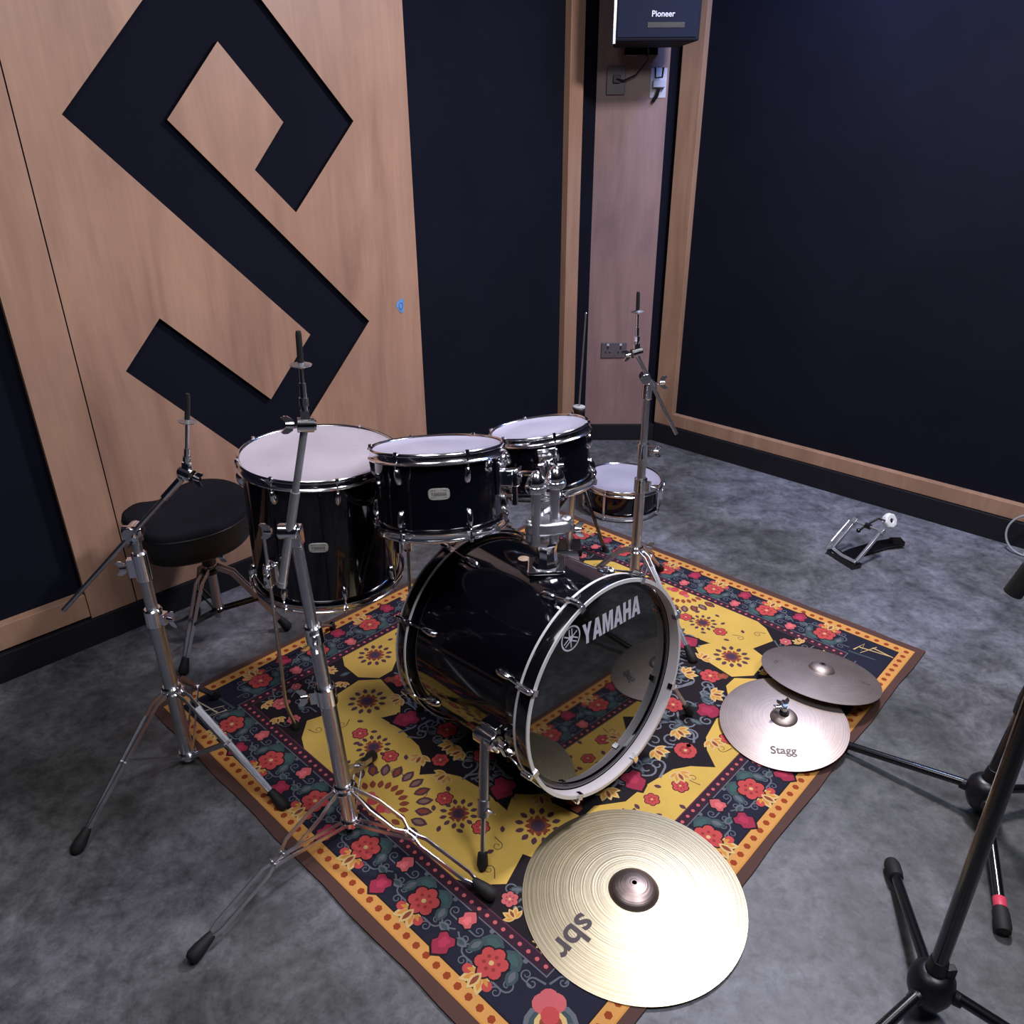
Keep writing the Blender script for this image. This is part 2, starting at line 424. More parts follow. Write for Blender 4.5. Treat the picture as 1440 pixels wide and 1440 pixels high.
# ------------------------------------------------------------------ wall fittings on the corner panel
sp = thing('wall_speaker', 'dark loudspeaker mounted high in the corner above the pink panel', 'speaker', loc=(.64, 4.1, 2.0))
mb = MB(); mb.prism([(.455, 3.96), (.83, 3.96), (.80, 4.26), (.49, 4.26)], 2.005, 2.55); mb.build('cabinet', M['speaker'], sp, 0, .008)
mb = MB(); mb.prism([(.47, 3.955), (.815, 3.955), (.815, 3.962), (.47, 3.962)], 2.02, 2.535); mb.build('grille', mat('speaker_grille', (.010, .013, .032), .7, 0, spec=.2, bump=.5, bscale=700, var=.2, vscale=300), sp, 0)
MB().bbox((.452, 3.945, 1.995), (.463, 3.965, 2.55)).build('edge_strip', M['steel'], sp, 0)
text_mb('Pioneer', .032, axes((.665, 3.953, 2.105), (0, -1, 0), (1, 0, 0)), bold=.0004).build('lettering', M['white'], sp, 0)
mb = MB(); mb.bbox((.58, 4.2, 2.05), (.70, 4.385, 2.09)); mb.bbox((.56, 4.36, 1.98), (.72, 4.39, 2.2)); mb.build('bracket', M['blackmetal'], sp, 0, .003)
MB().bbox((.60, 3.953, 2.055), (.76, 3.959, 2.075)).build('port_strip', M['plastic'], sp, 0)

Yp = 4.392
p1 = thing('wall_plate', 'dark square wall plate left below the loudspeaker', 'wall plate', loc=(.525, Yp, 1.88))
MB().bbox((.480, Yp - .016, 1.815), (.57, Yp - .001, 1.94)).build('plate_body', M['plate'], p1, 0, .002)
MB().bbox((.510, Yp - .030, 1.865), (.545, Yp - .016, 1.90)).build('connector', M['plastic'], p1, 0, .002)
MB().tube([(.527, Yp - .03, 1.882), (.56, Yp - .04, 1.875), (.62, Yp - .035, 1.90), (.67, Yp - .06, 1.96), (.66, Yp - .10, 2.02)], .004, 8).build('cable', M['plastic'], p1)
p2 = thing('wall_plate', 'white bracket plate with a black clip right below the loudspeaker', 'wall plate', loc=(.74, Yp, 1.88))
MB().bbox((.695, Yp - .012, 1.80), (.775, Yp - .001, 1.93)).build('plate_body', M['plate_w'], p2, 0, .002)
mb = MB(); mb.bbox((.705, Yp - .05, 1.845), (.765, Yp - .012, 1.875)); mb.build('bracket_arm', M['plate_w'], p2, 0, .002)
mb = MB(); mb.tube([(.71, Yp - .045, 1.93), (.712, Yp - .05, 1.885), (.745, Yp - .05, 1.888), (.748, Yp - .05, 1.93)], .005, 8); mb.build('clip', M['plastic'], p2)
MB().tube([(.735, Yp - .03, 1.84), (.728, Yp - .03, 1.81), (.712, Yp - .02, 1.785)], .009, 8).build('cable_end', M['plastic'], p2)
so = thing('power_socket', 'double metal power socket low on the pink corner panel', 'socket', loc=(.58, Yp, .55))
MB().bbox((.512, Yp - .012, .495), (.655, Yp - .001, .582)).build('plate_body', M['plate'], so, 0, .002)
for cx in (.548, .620):
    mb = MB(); mb.bbox((cx - .004, Yp - .014, .545), (cx + .004, Yp - .0115, .56))
    for sx in (-.012, .012): mb.bbox((cx + sx - .004, Yp - .014, .523), (cx + sx + .004, Yp - .0115, .53))
    mb.build('socket_outlet', M['hole'], so, 0)
    MB().bbox((cx - .006, Yp - .016, .565), (cx + .006, Yp - .0115, .576)).build('rocker_switch', M['plate_w'], so, 0)

# ------------------------------------------------------------------ rug
RC = V((.1446, 2.1126)); eu = V((.6896, .7242)).normalized(); ev = V((eu.y, -eu.x))
NAVY = (.013, .013, .030); DK = (.012, .008, .012); YEL = (.60, .39, .085); ORG = (.56, .25, .05); BRN = (.085, .042, .035)
RED = (.48, .062, .062); PNK = (.52, .11, .12); MAG = (.30, .025, .06); TEAL = (.045, .075, .082); GRY = (.115, .125, .15); CREAM = (.60, .42, .17)
PUR = (.09, .038, .055); RB = (.24, .055, .03); PALE = (.55, .45, .36); ODOT = (.28, .045, .012)
rug = MB(); lay = [0]
def W(u, v, l): p = RC + eu * u + ev * v; return V((p.x, p.y, .0062 + l * .00009))
def P2(pts, col, l):
    lay[0] += 1; e = (lay[0] % 15) * .065
    rug.add([W(a, b, l + e) for a, b in pts], [tuple(range(len(pts)))], col)
def rot(pts, x, y, a, s=1, fy=1):
    c, d = cos(a), sin(a); return [(x + s * (px * c - py * fy * d), y + s * (px * d + py * fy * c)) for px, py in pts]
def disc(x, y, r, col, l, n=12, ry=None, a=0): P2(rot([(r * cos(2 * PI * i / n), (ry or r) * sin(2 * PI * i / n)) for i in range(n)], x, y, a), col, l)
LEAF = [(0, 0), (.18, .16), (.45, .25), (.72, .2), (.9, .08), (1, 0), (.9, -.08), (.72, -.2), (.45, -.25), (.18, -.16)]
def leaf(x, y, s, a, col, l=6, inner=None, w=1.):
    P2(rot([(p, q * w) for p, q in LEAF], x, y, a, s), col, l)
    if inner: P2(rot([(.15 + p * .65, q * w * .5) for p, q in LEAF], x, y, a, s), inner, l + 1)
def flower(x, y, r, a, col=RED, l=8, n=6):
    for i in range(n): disc(x + .62 * r * cos(a + 2 * PI * i / n), y + .62 * r * sin(a + 2 * PI * i / n), r * .47, DK, l, 10)
    for i in range(n): disc(x + .6 * r * cos(a + 2 * PI * i / n), y + .6 * r * sin(a + 2 * PI * i / n), r * .38, col, l + 1, 10)
    for i in range(n): disc(x + .42 * r * cos(a + 2 * PI * i / n), y + .42 * r * sin(a + 2 * PI * i / n), r * .12, tuple(c * .55 for c in col), l + 2, 6)
    disc(x, y, r * .3, col, l + 2, 10); disc(x, y, r * .15, CREAM, l + 3, 8)
def bud(x, y, r, a, col, l=6):
    b = [(1.15, 0), (.75, .5), (.4, .8), (0, .6), (-.4, .8), (-.8, .45), (-.65, 0), (-.8, -.45), (-.4, -.8), (0, -.6), (.4, -.8), (.75, -.5)]
    P2(rot(b, x, y, a, r * 1.2), DK, l); P2(rot(b, x, y, a, r), col, l + 1)
    P2(rot(b, x - r * .1 * cos(a), y - r * .1 * sin(a), a, r * .5), tuple(min(1, c * 1.35) for c in col), l + 2)
def stroke(pts, w, col, l):
    k = len(pts); L_, R_ = [], []
    for i, (x, y) in enumerate(pts):
        x0, y0 = pts[max(i - 1, 0)]; x1, y1 = pts[min(i + 1, k - 1)]; d = math.hypot(x1 - x0, y1 - y0) or 1
        nx, ny = -(y1 - y0) / d, (x1 - x0) / d; q = w * (1 - .5 * i / k) / 2
        L_.append((x + nx * q, y + ny * q)); R_.append((x - nx * q, y - ny * q))
    for i in range(k - 1): P2([L_[i], L_[i + 1], R_[i + 1], R_[i]], col, l)
def curl(x, y, r, a, f=1, col=GRY, w=.0055, l=5, turns=1.15):
    pts = []
    for i in range(9): pts.append((-r * 1.9 + i * r * .21, -r * (1 - .0 * i)))
    for i in range(15):
        t = i / 14; q = r * (1 - .72 * t); an = -PI / 2 + t * 2 * PI * turns; pts.append((q * cos(an) * 1.0, q * sin(an)))
    stroke(rot(pts, x, y, a, 1, f), w, col, l)
def lotus(x, y, s, a, l=6):
    for d in (-1.15, -.55, .55, 1.15): leaf(x, y, s * (1 if abs(d) < 1 else .85), a + d, CREAM, l, ORG, .9)
    leaf(x, y, s * .9, a, CREAM, l + 2, RB, 1.)
def sun(x, y, r, l=9, n=12):
    for i in range(n):
        t = 2 * PI * i / n
        leaf(x + r * .62 * cos(t), y + r * .62 * sin(t), r * .40, t, PUR, l, None, 1.25)
        disc(x + r * .5 * cos(t + PI / n), y + r * .5 * sin(t + PI / n), r * .07, RB, l, 6)
    for i in range(8): disc(x + r * .40 * cos(2 * PI * i / 8), y + r * .40 * sin(2 * PI * i / 8), r * .13, RB, l, 8)
    disc(x, y, r * .40, RB, l + 1, 16); disc(x, y, r * .31, (.075, .035, .06), l + 2, 14); disc(x, y, r * .14, (.05, .03, .06), l + 3, 10)
HU, HV = .998, .848
def rect(a, b, col, l): P2([(-a, -b), (a, -b), (a, b), (-a, b)], col, l)
# body with a slightly wavy hem
edge = []
for (x0, y0), (x1, y1) in zip([(-HU, -HV), (HU, -HV), (HU, HV), (-HU, HV)], [(HU, -HV), (HU, HV), (-HU, HV), (-HU, -HV)]):
    for i in range(16):
        t = i / 16; q = .003 * sin(11 * t * PI * 2 + x0 * 3) * (0 < i)
        x, y = x0 + (x1 - x0) * t, y0 + (y1 - y0) * t
        edge.append((x + q * (y0 != y1), y + q * (x0 != x1)))
n = len(edge)
rug.add([V((*(RC + eu * a + ev * b), .0005)) for a, b in edge] + [W(a, b, 0) for a, b in edge], [tuple(range(n))[::-1], tuple(range(n, 2 * n))] + [(i, (i + 1) % n, n + (i + 1) % n, n + i) for i in range(n)], BRN)
rect(.966, .823, ORG, 1); rect(.962, .819, (.60, .29, .08), 2); rect(.926, .783, DK, 3); rect(.922, .779, NAVY, 4)
def dots(a, b, step, r, col, l):
    k = int(2 * a / step)
    for i in range(k + 1):
        for sg in (-1, 1): disc(-a + 2 * a * i / k, sg * b, r, col, l, 6)
    k = int(2 * b / step)
    for i in range(1, k):
        for sg in (-1, 1): disc(sg * a, -b + 2 * b * i / k, r, col, l, 6)
dots(.944, .801, .034, .0095, ODOT, 3)
# inner field
rect(.800, .656, GRY, 5); rect(.797, .653, (.035, .012, .025), 6); rect(.768, .624, (.10, .03, .05), 7); rect(.765, .621, DK, 8)
dots(.782, .638, .026, .0055, PNK, 7)
side = [(.765, 0), (.765, .33), (.745, .375), (.69, .43), (.60, .40), (.525, .285), (.515, .18), (.525, .09), (.545, .05), (.60, .0)]
oct2 = [(.60, .395), (.575, .465), (.46, .475), (.405, .425), (.43, .29), (.47, .245), (.52, .27)]
top = [(0, .621), (.42, .621), (.445, .575), (.45, .49), (.405, .435), (.35, .435), (.28, .487), (.20, .492), (.09, .515), (.045, .545), (0, .60)]
for su in (-1, 1):
    for sv in (-1, 1):
        for pl in (side, oct2, top):
            q = [(a * su, b * sv) for a, b in pl]
            cx = sum(a for a, b in q) / len(q); cy = sum(b for a, b in q) / len(q)
            P2([(cx + (a - cx) * 1.05, cy + (b - cy) * 1.05) if 0.03 < abs(a) and .03 < abs(b) and abs(a) < .76 and abs(b) < .615 else (a, b) for a, b in q], DK, 9)
            P2(q, YEL, 10)
        a0 = math.atan2(sv, su)
        m = lambda a, b: (a * su, b * sv)
        sun(*m(.505, .368), .062, 12); sun(*m(.335, .548), .060, 12); sun(*m(.62, .185), .052, 12)
        flower(*m(.612, .262), .024, 0, RED, 12); flower(*m(.61, .118), .024, .5, RED, 12)
        flower(*m(.13, .565), .024, .3, RED, 12); flower(*m(.225, .535), .022, .3, RED, 12)
        for q in ((.66, .33), (.585, .315), (.57, .23), (.655, .24), (.66, .13), (.575, .09), (.69, .1), (.70, .19), (.25, .585), (.19, .60), (.17, .53), (.27, .51)):
            leaf(*m(*q), .022, random.random() * 6, PUR, 12, None, 1.2)
        for q, f in (((.625, .335), 1), (.64, .055) and ((.64, .06), -1), ((.08, .575), 1), ((.69, .37), -1)):
            curl(*m(*q), .014, random.random() * 6, f, (.12, .07, .04), .003, 12)
        for i in range(6):   # half rosettes growing from the field's edge
            t = PI / 2 + (i + .5) * PI / 12
            x, y = .765 + .115 * cos(t), .115 * sin(t) * 1.0
            leaf(x * su, y * sv, .05, math.atan2(sin(t) * sv, cos(t) * su), PUR, 12, (.22, .12, .10) if i % 2 else RB, 1.2)
            leaf((.765 + .07 * cos(t)) * su, .07 * sin(t) * sv, .03, math.atan2(sin(t) * sv, cos(t) * su), RB, 12, None, 1.2)
        disc(*m(.748, .02), .018, RED, 13); disc(*m(.74, .04), .012, PNK, 13)
        bud(*m(.47, .208), .042, a0 * 0 + math.atan2(.2 * sv, .47 * su), MAG, 14)
        bud(*m(.60, .487), .034, math.atan2(.5 * sv, .6 * su), MAG, 14); bud(*m(.20, .455), .040, math.atan2(.45 * sv, .2 * su), MAG, 14)
        bud(*m(.385, .40), .02, math.atan2(sv, su), RB, 14)
        # medallion filling
        for q, r in (((.36, .37), .036), ((.15, .36), .036), ((.0, .50), .034), ((.42, .08), .034), ((.27, .22), .040), ((.10, .12), .036), ((.52, .0), .026)):
            flower(*m(*q), r, random.random(), RED, 14)
        for q in ((.31, .30), (.42, .30), (.06, .43), (.28, .42), (.2, .28), (.35, .14), (.45, .02), (.06, .22), (.2, .06), (.09, .53), (.545, .055)):
            lotus(*m(*q), .048, math.atan2(q[1] * sv, q[0] * su) + random.uniform(-.6, .6), 13)
        for i in range(170):
            x, y = random.uniform(.01, .5), random.uniform(.01, .48)
            if x / .52 + y / .60 < 1.28 and not (x > .38 and y > .3):
                (curl if i % 3 else (lambda x, y, r, a, f=1, **k: leaf(x, y, r * 2.2, a, TEAL, 12, GRY)))(x * su, y * sv, random.uniform(.018, .030), random.random() * 6.3, random.choice((-1, 1)), (.16, .17, .21), .0075, l=12) if i % 3 else leaf(x * su, y * sv, .045, random.random() * 6, TEAL, 12, GRY)
        # corner spandrels
        for q, r in (((.70, .56), .030), ((.55, .55), .026), ((.715, .465), .022), ((.62, .60), .018)): flower(*m(*q), r, .4, PNK, 12)
        for q in ((.64, .51), (.735, .60), (.50, .59), (.745, .51), (.50, .505)): lotus(*m(*q), .034, random.random() * 6, 12)
        for i in range(14):
            x, y = random.uniform(.47, .755), random.uniform(.44, .61)
            curl(x * su, y * sv, random.uniform(.012, .018), random.random() * 6.3, random.choice((-1, 1)), l=11) if x + y > 1.04 else None
        for q in ((.67, .475), (.58, .52), (.66, .60), (.49, .54)): leaf(*m(*q), .04, random.random() * 6, TEAL, 11, GRY)
# border garlands
def cell(x, y, a, big=True):
    """a = direction pointing from field to hem"""
    c, d = cos(a), sin(a); T = lambda p, q: (x + p * c - q * d, y + p * d + q * c)
    for sg in (-1, 1):
        leaf(*T(-.046, .004 * sg), .058, a + sg * 1.25, TEAL, 6, (.05, .10, .10), 1.5)
        leaf(*T(-.028, .05 * sg), .045, a + sg * .25, TEAL, 6, GRY, 1.3)
        curl(*T(.012, .060 * sg), .017, a + PI / 2 * sg, sg, GRY, .005, 5)
        curl(*T(-.034, .074 * sg), .013, a - PI / 2 * sg, -sg, GRY, .004, 5)
        curl(*T(.040, .052 * sg), .012, a + PI * .8 * sg, -sg, GRY, .004, 5)
        disc(*T(.044, .030 * sg), .012, RED, 7); disc(*T(-.055, .052 * sg), .006, GRY, 6)
    flower(x, y, .040, a, RED, 8); lotus(*T(.030, 0), .052, a, 7)
def between(x, y, a):
    c, d = cos(a), sin(a); T = lambda p, q: (x + p * c - q * d, y + p * d + q * c)
    bud(*T(-.036, 0), .024, a + PI, PNK, 7); bud(*T(.040, 0), .030, a, MAG, 7)
    for sg in (-1, 1):
        leaf(*T(.012, .012 * sg), .034, a + sg * 1.6, GRY, 6, TEAL, 1.3)
        curl(*T(0, .028 * sg), .011, a + sg, sg, GRY, .004, 5)
for su in (-1, 1):
    a = 0 if su > 0 else PI
    for k in range(-2, 4):
        cell(su * .858, .545 - .2265 * (k + 2), a) if abs(.545 - .2265 * (k + 2)) < .62 else None
    for k in range(-2, 3): between(su * .858, .432 - .2265 * (k + 2), a)
    for k in range(-3, 4): cell(-.005 + .2265 * k, su * .714, PI / 2 * su)
    for k in range(-3, 3): between(.108 + .2265 * k, su * .714, PI / 2 * su)
    for sv in (-1, 1):   # corner blossoms
        if (su, sv) in ((1, 1), (-1, -1)): continue
        x, y, a = su * .842, sv * .70, math.atan2(sv, su)
        for d in (-.9, .9): leaf(x, y, .075, a + d, GRY, 6, TEAL, 1.2)
        for d in (-.35, .35): leaf(x, y, .08, a + d, CREAM, 8, RB, 1.1)
        for d in (-1.2, 0, 1.2): disc(x - .016 * cos(a + d), y - .016 * sin(a + d), .022, PNK, 9)
        disc(x + .02 * cos(a), y + .02 * sin(a), .020, RED, 10)
        for d in (-1, 1): curl(x - .06 * cos(a + .6 * d), y - .06 * sin(a + .6 * d), .014, a + PI + d, d, GRY, .005, 6)
    # signature strokes in the two far-apart corners
    for pts in ([(-.045, -.03), (-.03, .035), (-.02, -.035), (.01, .045)], [(-.035, .0), (.07, .02)], [(.0, .03), (.075, .018)]):
        q = [(su * .862 + su * (b * .9 + .0), su * .705 + su * a) for a, b in pts]
        stroke(q, .0055, CREAM if su > 0 else PALE, 9)
    stroke([(su * .815, su * .65), (su * .825, su * .74)], .008, TEAL, 8)
ro = rug.build('patterned_rug', M['rug'], None, 0, 0, True)
tag(ro, 'rectangular yellow, navy and red floral rug with an orange dotted border under the drum kit', 'rug')

# ------------------------------------------------------------------ lettering by hand
LET = {
 'Y': (.92, [[(0, 1), (.3, 1), (.46, .64), (.62, 1), (.92, 1), (.595, .40), (.595, 0), (.325, 0), (.325, .40)]]),
 'A': (.95, [[(0, 0), (.31, 1), (.475, 1), (.475, .74), (.40, .38), (.475, .38), (.475, .19), (.355, .19), (.30, 0)],
             [(.95, 0), (.64, 1), (.475, 1), (.475, .74), (.55, .38), (.475, .38), (.475, .19), (.595, .19), (.65, 0)]]),
 'M': (1.08, [[(0, 0), (0, 1), (.37, 1), (.54, .42), (.71, 1), (1.08, 1), (1.08, 0), (.82, 0), (.82, .66), (.63, 0), (.45, 0), (.26, .66), (.26, 0)]]),
 'H': (.84, [[(0, 0), (0, 1), (.28, 1), (.28, .62), (.56, .62), (.56, 1), (.84, 1), (.84, 0), (.56, 0), (.56, .40), (.28, .40), (.28, 0)]])}
def word(s, x0, x1, y0, y1, fn, mb=None):
    mb = mb or MB(); tot = sum(LET[c][0] for c in s) + .07 * (len(s) - 1); k = (x1 - x0) / tot; x = x0
    for c in s:
        w, ps = LET[c]
        for p in ps:
            q = [fn(x + a * k, y0 + b * (y1 - y0)) for a, b in p]
            mb.add(q, [tuple(range(len(q)))])
        x += (w + .07) * k
    return mb

# ------------------------------------------------------------------ drums (own frame: z = axis, origin = centre of batter rim plane)
def hoop_prof(R, z0, sgn):
    # flanged steel hoop; sgn -1: hangs below z0
    t = .003
    return [(R - .010, z0 + sgn * .003), (R - .0075, z0), (R - .005, z0 + .0012), (R - .002, z0 + sgn * .002), (R - .0018, z0 + sgn * .005), (R - .0045, z0 + sgn * .007), (R - .0042, z0 + sgn * .018), (R - .001, z0 + sgn * .0215), (R + .0022, z0 + sgn * .024), (R + .0018, z0 + sgn * .0265), (R - .003, z0 + sgn * .0255), (R - .007, z0 + sgn * .021), (R - .0075, z0 + sgn * .005)]
def lug(parent, R, a, z0, sgn, zr, big=1.):
    """small cast lug hanging off the shell and its tension rod running to the hoop"""
    c, s = cos(a), sin(a); out = V((c, s, 0)); tan = V((-s, c, 0)); zz = V((0, 0, 1))
    mb = MB(); zc = z0 + sgn * .030 * big
    n = 14; rows = []
    for j, (h, w, d) in enumerate([(-.024, .003, .004), (-.020, .0075, .009), (-.010, .0095, .014), (.004, .009, .016), (.014, .007, .015), (.018, .0045, .010)]):
        w *= big; d *= big
        rows.append([out * (R + d * max(0, cos(t))) + tan * (w * sin(t)) + zz * (zc - sgn * h * big) for t in [-PI / 2 + PI * i / (n - 1) for i in range(n)]])
    vs = [p for r in rows for p in r]; fs = []
    for j in range(len(rows) - 1):
        for i in range(n - 1): fs.append((j * n + i, j * n + i + 1, (j + 1) * n + i + 1, (j + 1) * n + i))
    fs += [tuple(range(n)), tuple(range((len(rows) - 1) * n, len(rows) * n))]
    mb.add(vs, fs); o = mb.build('lug', M['chrome'], parent, 50)
    rd = MB(); pr = out * (R + .0095 * big)
    rd.cyl(pr + zz * (zc - sgn * .012), pr + zz * zr, .0028, n=8)
    rd.cyl(pr + zz * (zr - sgn * .001), pr + zz * (zr + sgn * -.011), .0058, .0048, n=10)
    rd.box(pr + zz * zr - out * .002, (.016, .011, .005), out, tan, zz)
    rd.build('tension_rod', M['chrome'], o)
    return o
def drum(root, R, D, nl, a0, head, bottom=True, badge_a=None, badge_z=.5, lugs='short'):
    rs = R - .013
    mb = MB(); mb.lathe([(rs, -.012), (rs, -D + .012), (rs - .007, -D + .012), (rs - .007, -.012)], n=72, closed=True); mb.build('shell', M['black'], root, 40)
    mb = MB(); mb.lathe([(0, -.0065), (rs * .6, -.0063), (R - .016, -.0062), (R - .0125, -.0035), (R - .0095, -.0055), (R - .0085, -.012), (R - .0125, -.013), (0, -.012)], n=72)
    mb.build('batter_head', head, root, 40)
    MB().lathe(hoop_prof(R, 0, -1), n=72, closed=True).build('hoop', M['chrome'], root, 50)
    MB().lathe([(r, -D - (z)) for r, z in hoop_prof(R, 0, -1)], n=72, closed=True).build('hoop', M['chrome'], root, 50)
    mb = MB(); mb.lathe([(0, -D + .006), (R - .0125, -D + .006), (R - .0125, -D + .014), (0, -D + .014)], n=72); mb.build('resonant_head', M['reso'], root, 40)
    for i in range(nl):
        a = a0 + 2 * PI * i / nl
        if lugs == 'short':
            lug(root, rs, a, -.022, -1, -.006); lug(root, rs, a, -D + .022, 1, -D + .006)
        else:
            c, s = cos(a), sin(a); out = V((c, s, 0)); tan = V((-s, c, 0))
            mb = MB(); mb.cyl(out * (rs + .012) + V((0, 0, -.028)), out * (rs + .012) + V((0, 0, -D + .028)), .0062, n=12)
            for zz in (-.040, -D + .040): mb.box(out * (rs + .006) + V((0, 0, zz)), (.016, .009, .012), out, tan)
            o = mb.build('tube_lug', M['chrome'], root)
            for z1, z2 in ((-.028, -.002), (-D + .028, -D + .002)):
                r = MB(); p = out * (rs + .0115); r.cyl(p + V((0, 0, z1)), p + V((0, 0, z2)), .0028, n=8); r.cyl(p + V((0, 0, z2 + (.003 if z2 > -.05 else -.003))), p + V((0, 0, z2 - (.008 if z2 > -.05 else -.008))), .0058, n=10); r.build('tension_rod', M['chrome'], o)
    if badge_a is not None:
        a = badge_a; w, h = .052, .029; z = -D * badge_z
        def on(x, y, e=.0):
            t = a + x / rs; return V(((rs + e) * cos(t), (rs + e) * sin(t), z + y))
        mb = MB(); k = 20; o1 = []
        for i in range(k):
            t = 2 * PI * i / k; cx, sy = cos(t), sin(t)
            o1.append((w / 2 * math.copysign(abs(cx) ** .45, cx), h / 2 * math.copysign(abs(sy) ** .6, sy)))
        mb.add([on(x, y, .0003) for x, y in o1] + [on(x * .94, y * .92, .0022) for x, y in o1] + [on(0, 0, .0024)],
               [(i, (i + 1) % k, k + (i + 1) % k, k + i) for i in range(k)] + [(k + i, k + (i + 1) % k, 2 * k) for i in range(k)])
        b = mb.build('badge', M['badge'], root, 40)
        mb = word('YAMAHA', -.018, .018, -.003, .005, lambda x, y: on(x, y, .0032))
        for y in (-.008, .0085): mb.add([on(-.019, y, .0031), on(.019, y, .0031), on(.019, y + .0012, .0031), on(-.019, y + .0012, .0031)], [(0, 1, 2, 3)])
        mb.build('lettering', M['badge_ink'], b, 0)

def nvec(tx, ty): return V((sin(rad(tx)), sin(rad(ty)), cos(rad(tx))))
# floor tom
FTc, FTn, FTD = V((-.539, 2.047, .853)), nvec(2.1, .1), .398
ftm = axes(FTc, FTn)
ft = local('floor_tom', 'large black floor tom on three thin legs beside the stool', 'drum', ftm)
drum(ft, .225, FTD, 8, rad(-111), M['head'], badge_a=rad(-82), badge_z=.49)
invf = ftm.inverted()
for ang, foot in ((rad(-118), (-.668, 1.872)), (rad(4), (-.293, 1.955)), (rad(122), (-.664, 2.409))):
    out = V((cos(ang), sin(ang), 0)); tan = V((-sin(ang), cos(ang), 0)); rs = .212; z = -.285
    mb = MB(); mb.box(out * (rs + .005) + V((0, 0, z)), (.012, .038, .075), out, tan); mb.box(out * (rs + .020) + V((0, 0, z)), (.030, .026, .055), out, tan)
    mb.cyl(out * (rs + .026) + V((0, 0, z - .036)), out * (rs + .026) + V((0, 0, z + .036)), .0125, n=14)
    br = mb.build('leg_bracket', M['chrome'], ft, 40, .003)
    MB().wing(out * (rs + .045) + tan * .012 + V((0, 0, z + .005)), out + tan * .4, V((0, 0, 1)), .019).build('wing_bolt', M['chrome'], br)
    top = ftm @ (out * (rs + .026) + V((0, 0, z + .15))); mid = ftm @ (out * (rs + .026) + V((0, 0, z - .30)))
    f = V((*foot, .0)); mid.z = .155; kn = mid.lerp(f, .12); kn.z = .12
    end = V((f.x, f.y, .022))
    l = MB().tube([invf @ p for p in (top, mid, kn, end)], .0052, 12).build('leg', M['satin'], ft)
    MB().lathe([(.005, .03), (.009, .027), (.012, .006), (.011, .0), (0, 0)], n=16).add([], []).build('rubber_foot', M['rubber'], l, 60)
    l.children[0].matrix_local = invf @ Matrix.Translation((f.x, f.y, .0072))
# rack toms
T1c, T1n = V((-.188, 1.847, .947)), nvec(-1.8, 12.4)
T2c, T2n = V((.078, 2.116, .896)), nvec(-7.8, 7.5)
t1 = local('rack_tom', 'black rack tom with a silver badge, nearer of the two mounted over the bass drum', 'drum', axes(T1c, T1n), 'rack toms over the bass drum')
drum(t1, .172, .213, 6, rad(-120), M['headl'], badge_a=rad(-85), badge_z=.45)
t2 = local('rack_tom', 'smaller black rack tom, farther of the two mounted over the bass drum', 'drum', axes(T2c, T2n), 'rack toms over the bass drum')
drum(t2, .147, .18, 6, rad(-75), M['headl'])
# snare on the floor
sn = local('snare_drum', 'shallow black snare drum sitting on the concrete floor behind the kit', 'drum', axes((.533, 3.46, .155), (0, 0, 1)))
drum(sn, .190, .148, 8, rad(-78), M['headl'], lugs='tube')
a = rad(-28); out = V((cos(a), sin(a), 0)); tan = V((-sin(a), cos(a), 0))
mb = MB(); mb.box(out * .186 + V((0, 0, -.07)), (.016, .03, .06), out, tan); mb.box(out * .200 + V((0, 0, -.05)), (.014, .02, .05), out, tan); mb.tube([out * .2 + V((0, 0, -.03)), out * .208 + V((0, 0, 0)), out * .2 + tan * .02 + V((0, 0, .012))], .004, 8)
mb.build('strainer', M['chrome'], sn, 40, .002)

# ------------------------------------------------------------------ bass drum (z axis = towards audience)
BC = V((.251, 1.616, .355)); BN = V((cos(-.825), sin(-.825), .085)).normalized()
bx = V((.7345, .6786, 0)); bm = axes(BC, BN, bx)      # local x = to the right of the front, y = up
R = .300; D = .53
bd = local('bass_drum', 'black gloss bass drum lying on the rug in the middle of the kit', 'drum', bm)
MB().lathe([(R - .018, -.030), (R - .018, -D + .030), (R - .026, -D + .030), (R - .026, -.03)], n=96, closed=True).build('shell', M['black'], bd, 40)
for z0, sg in ((0, -1), (-D, 1)):
    h = MB().lathe([(R - .0008, z0 + sg * .0005), (R, z0 + sg * .0015), (R, z0 + sg * .045), (R - .008, z0 + sg * .046), (R - .008, z0 + sg * .0005)], n=96, closed=True).build('hoop', M['blackhoop'], bd, 40)
    MB().lathe([(R - .0082, z0 + sg * .001), (R - .0092, z0 + sg * .001), (R - .0092, z0 + sg * .030), (R - .0082, z0 + sg * .030)], n=96, closed=True).build('inner_face', M['hoopin'], h, 40)
    mb = MB(); mb.lathe([(R - .0092, z0 - sg * .0012), (R + .0003, z0 - sg * .0012), (R + .0006, z0 + sg * .0022), (R - .0004, z0 + sg * .003), (R - .009, z0 + sg * .0006)], n=96, closed=True)
    mb.lathe([(R - .001, z0 + sg * .0385), (R + .0011, z0 + sg * .039), (R + .0011, z0 + sg * .0455), (R - .001, z0 + sg * .046)], n=96, closed=True)
    mb.build('inlay', M['inlay'], h, 40)
fh = MB().lathe([(0, -.034), (R - .034, -.034), (R - .024, -.0345), (R - .020, -.030), (R - .0125, -.031), (R - .0125, -.037), (R - .03, -.040), (0, -.040)], n=96).build('front_head', M['basshead'], bd, 30)
MB().lathe([(0, -D + .034), (R - .0125, -D + .034), (R - .0125, -D + .040), (0, -D + .040)], n=96).build('batter_head', M['basshead'], bd, 30)
FZ = -.0332
word('YAMAHA', -.062, .163, .147, .205, lambda x, y: V((x, y + .0 - .02 * (x + .06), FZ))).build('lettering', M['white'], fh, 0)
mb = MB(); cx, cy, r = -.104, .188, .034; n = 40
